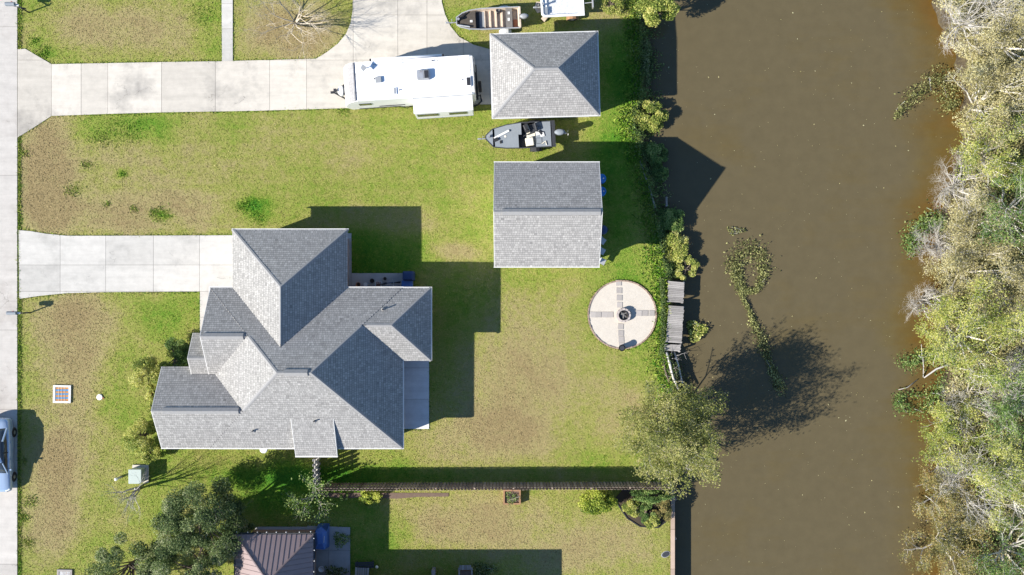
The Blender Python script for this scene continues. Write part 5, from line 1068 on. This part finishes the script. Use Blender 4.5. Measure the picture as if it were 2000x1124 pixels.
n = 4200; yy = rng.uniform(.8, 17.5, n); ok = np.sin(yy * 2.3) + np.sin(yy * 5.1 + 1) > -.3; yy = yy[ok]; n = len(yy); xx = bank(yy, BANK_L) + np.abs(rng.normal(.5, .5, n)); zz = np.maximum(ground_z(xx, yy), WATER_Z) + rng.uniform(.02, .25, n)
u = leaf_mesh('creek_edge_weeds', np.stack([xx, yy, zz], 1), rng.uniform(.06, .15, n), rng.uniform(.1, .9, n), LG, None); tag(u, 'ragged green weeds spilling over the water edge', 'weeds', None, 'stuff')
n = 520; yy = rng.uniform(-19, 19, n); xx = rng.uniform(9.5, 28, n); ok = (xx > bank(yy, BANK_L) + 1) & (xx < bank(yy, BANK_R) - .3); xx, yy = xx[ok], yy[ok]
sz = np.where(rng.uniform(0, 1, len(xx)) < .12, .1, .04) * rng.uniform(.7, 1.4, len(xx))
u = leaf_mesh('floating_leaves', np.stack([xx, yy, np.full(len(xx), WATER_Z + .012)], 1), sz, rng.uniform(.4, 1, len(xx)), LT, None, .7, 6.0); tag(u, 'specks of fallen leaves floating on the creek', 'leaves', None, 'stuff')

# ------------------------------------------------------------------ grass blades
n = 520000
x = rng.uniform(-32.9, 12.5, n); y = rng.uniform(-18.6, 18.6, n)
def free(x, y):
    ok = (x < bank(y, BANK_L) + .05) & (x > (35 - 1000) * S + .02)
    for p in PAVED: ok &= ~inpoly(x, y, p)
    return ok
bl = [V1, V2, V3, V5, VS, VC]
ok = free(x, y)
for v in bl: ok &= ~((x > v.x0 + .5) & (x < v.x1 - .5) & (y > v.y0 + .5) & (y < v.y1 - .5))
x, y = x[ok], y[ok]
hgt = rng.uniform(.012, .042, len(x)); extra = np.zeros(len(x))
# lush clumps and unmown edges
cl = [(85, 103, 14, 260), (68, 80, 9, 120), (48, 300, 10, 160), (240, 341, 8, 130), (142, 372, 15, 260), (315, 420, 20, 420), (300, 415, 9, 160), (485, 400, 22, 260), (505, 425, 16, 200), (470, 405, 12, 80), (170, 322, 12, 180), (210, 400, 7, 90), (262, 408, 8, 120), (672, 216, 12, 200), (60, 980, 14, 220), (45, 1010, 10, 320), (55, 1060, 12, 320), (48, 900, 6, 100), (250, 258, 40, 500), (200, 270, 25, 300), (400, 30, 30, 300)]
ex, ey, eh = [], [], []
for a, b, r_, k in cl:
    gx_, gy_ = G(a, b); ex.append(rng.normal(gx_, r_ * S * .55, k)); ey.append(rng.normal(gy_, r_ * S * .45, k)); eh.append(rng.uniform(.03, .08, k))
k = 9000; yy = rng.uniform(-18.5, 18.5, k); ex.append((36 - 1000) * S + np.abs(rng.normal(0, .09, k))); ey.append(yy); eh.append(rng.uniform(.04, .1, k))
k = 9000; yy = rng.uniform(-12, 18.5, k); ex.append(bank(yy, BANK_L) - np.abs(rng.normal(0, .5, k))); ey.append(yy); eh.append(rng.uniform(.06, .2, k))
for p in PAVED:      # blades leaning over the slab edges
    for (x_0, y_0), (x_1, y_1) in zip(p, p[1:] + p[:1]):
        k = int(min(70, math.hypot(x_1 - x_0, y_1 - y_0)) * 55); u_ = rng.uniform(0, 1, k)
        ex.append(x_0 + (x_1 - x_0) * u_ + rng.normal(0, .05, k)); ey.append(y_0 + (y_1 - y_0) * u_ + rng.normal(0, .05, k)); eh.append(rng.uniform(.04, .085, k))
ex, ey, eh = map(np.concatenate, (ex, ey, eh)); ok = free(ex, ey); ex, ey, eh = ex[ok], ey[ok], eh[ok]
dr = np.concatenate([dry_shade(x, y), np.clip(dry_shade(ex, ey) - .2, .19, .4)]); x = np.concatenate([x, ex]); y = np.concatenate([y, ey]); hgt = np.concatenate([hgt, eh]); n = len(x)
z = np.minimum(ground_z(x, y), 0); a = rng.uniform(0, 2 * PI, n); wd = rng.uniform(.012, .03, n) + hgt * .15; ln_ = rng.normal(0, 1, (n, 2)) * hgt[:, None] * .9
P = np.stack([x, y, z], 1); dv = np.stack([np.cos(a) * wd, np.sin(a) * wd, np.zeros(n)], 1)
tip = P + np.stack([ln_[:, 0], ln_[:, 1], hgt], 1)
V = np.stack([P - dv, P + dv, tip], 1).reshape(-1, 3)
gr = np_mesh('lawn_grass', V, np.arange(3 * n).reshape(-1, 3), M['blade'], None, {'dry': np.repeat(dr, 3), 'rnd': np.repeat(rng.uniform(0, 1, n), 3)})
tag(gr, 'short patchy green and straw coloured lawn grass', 'grass', None, 'stuff')
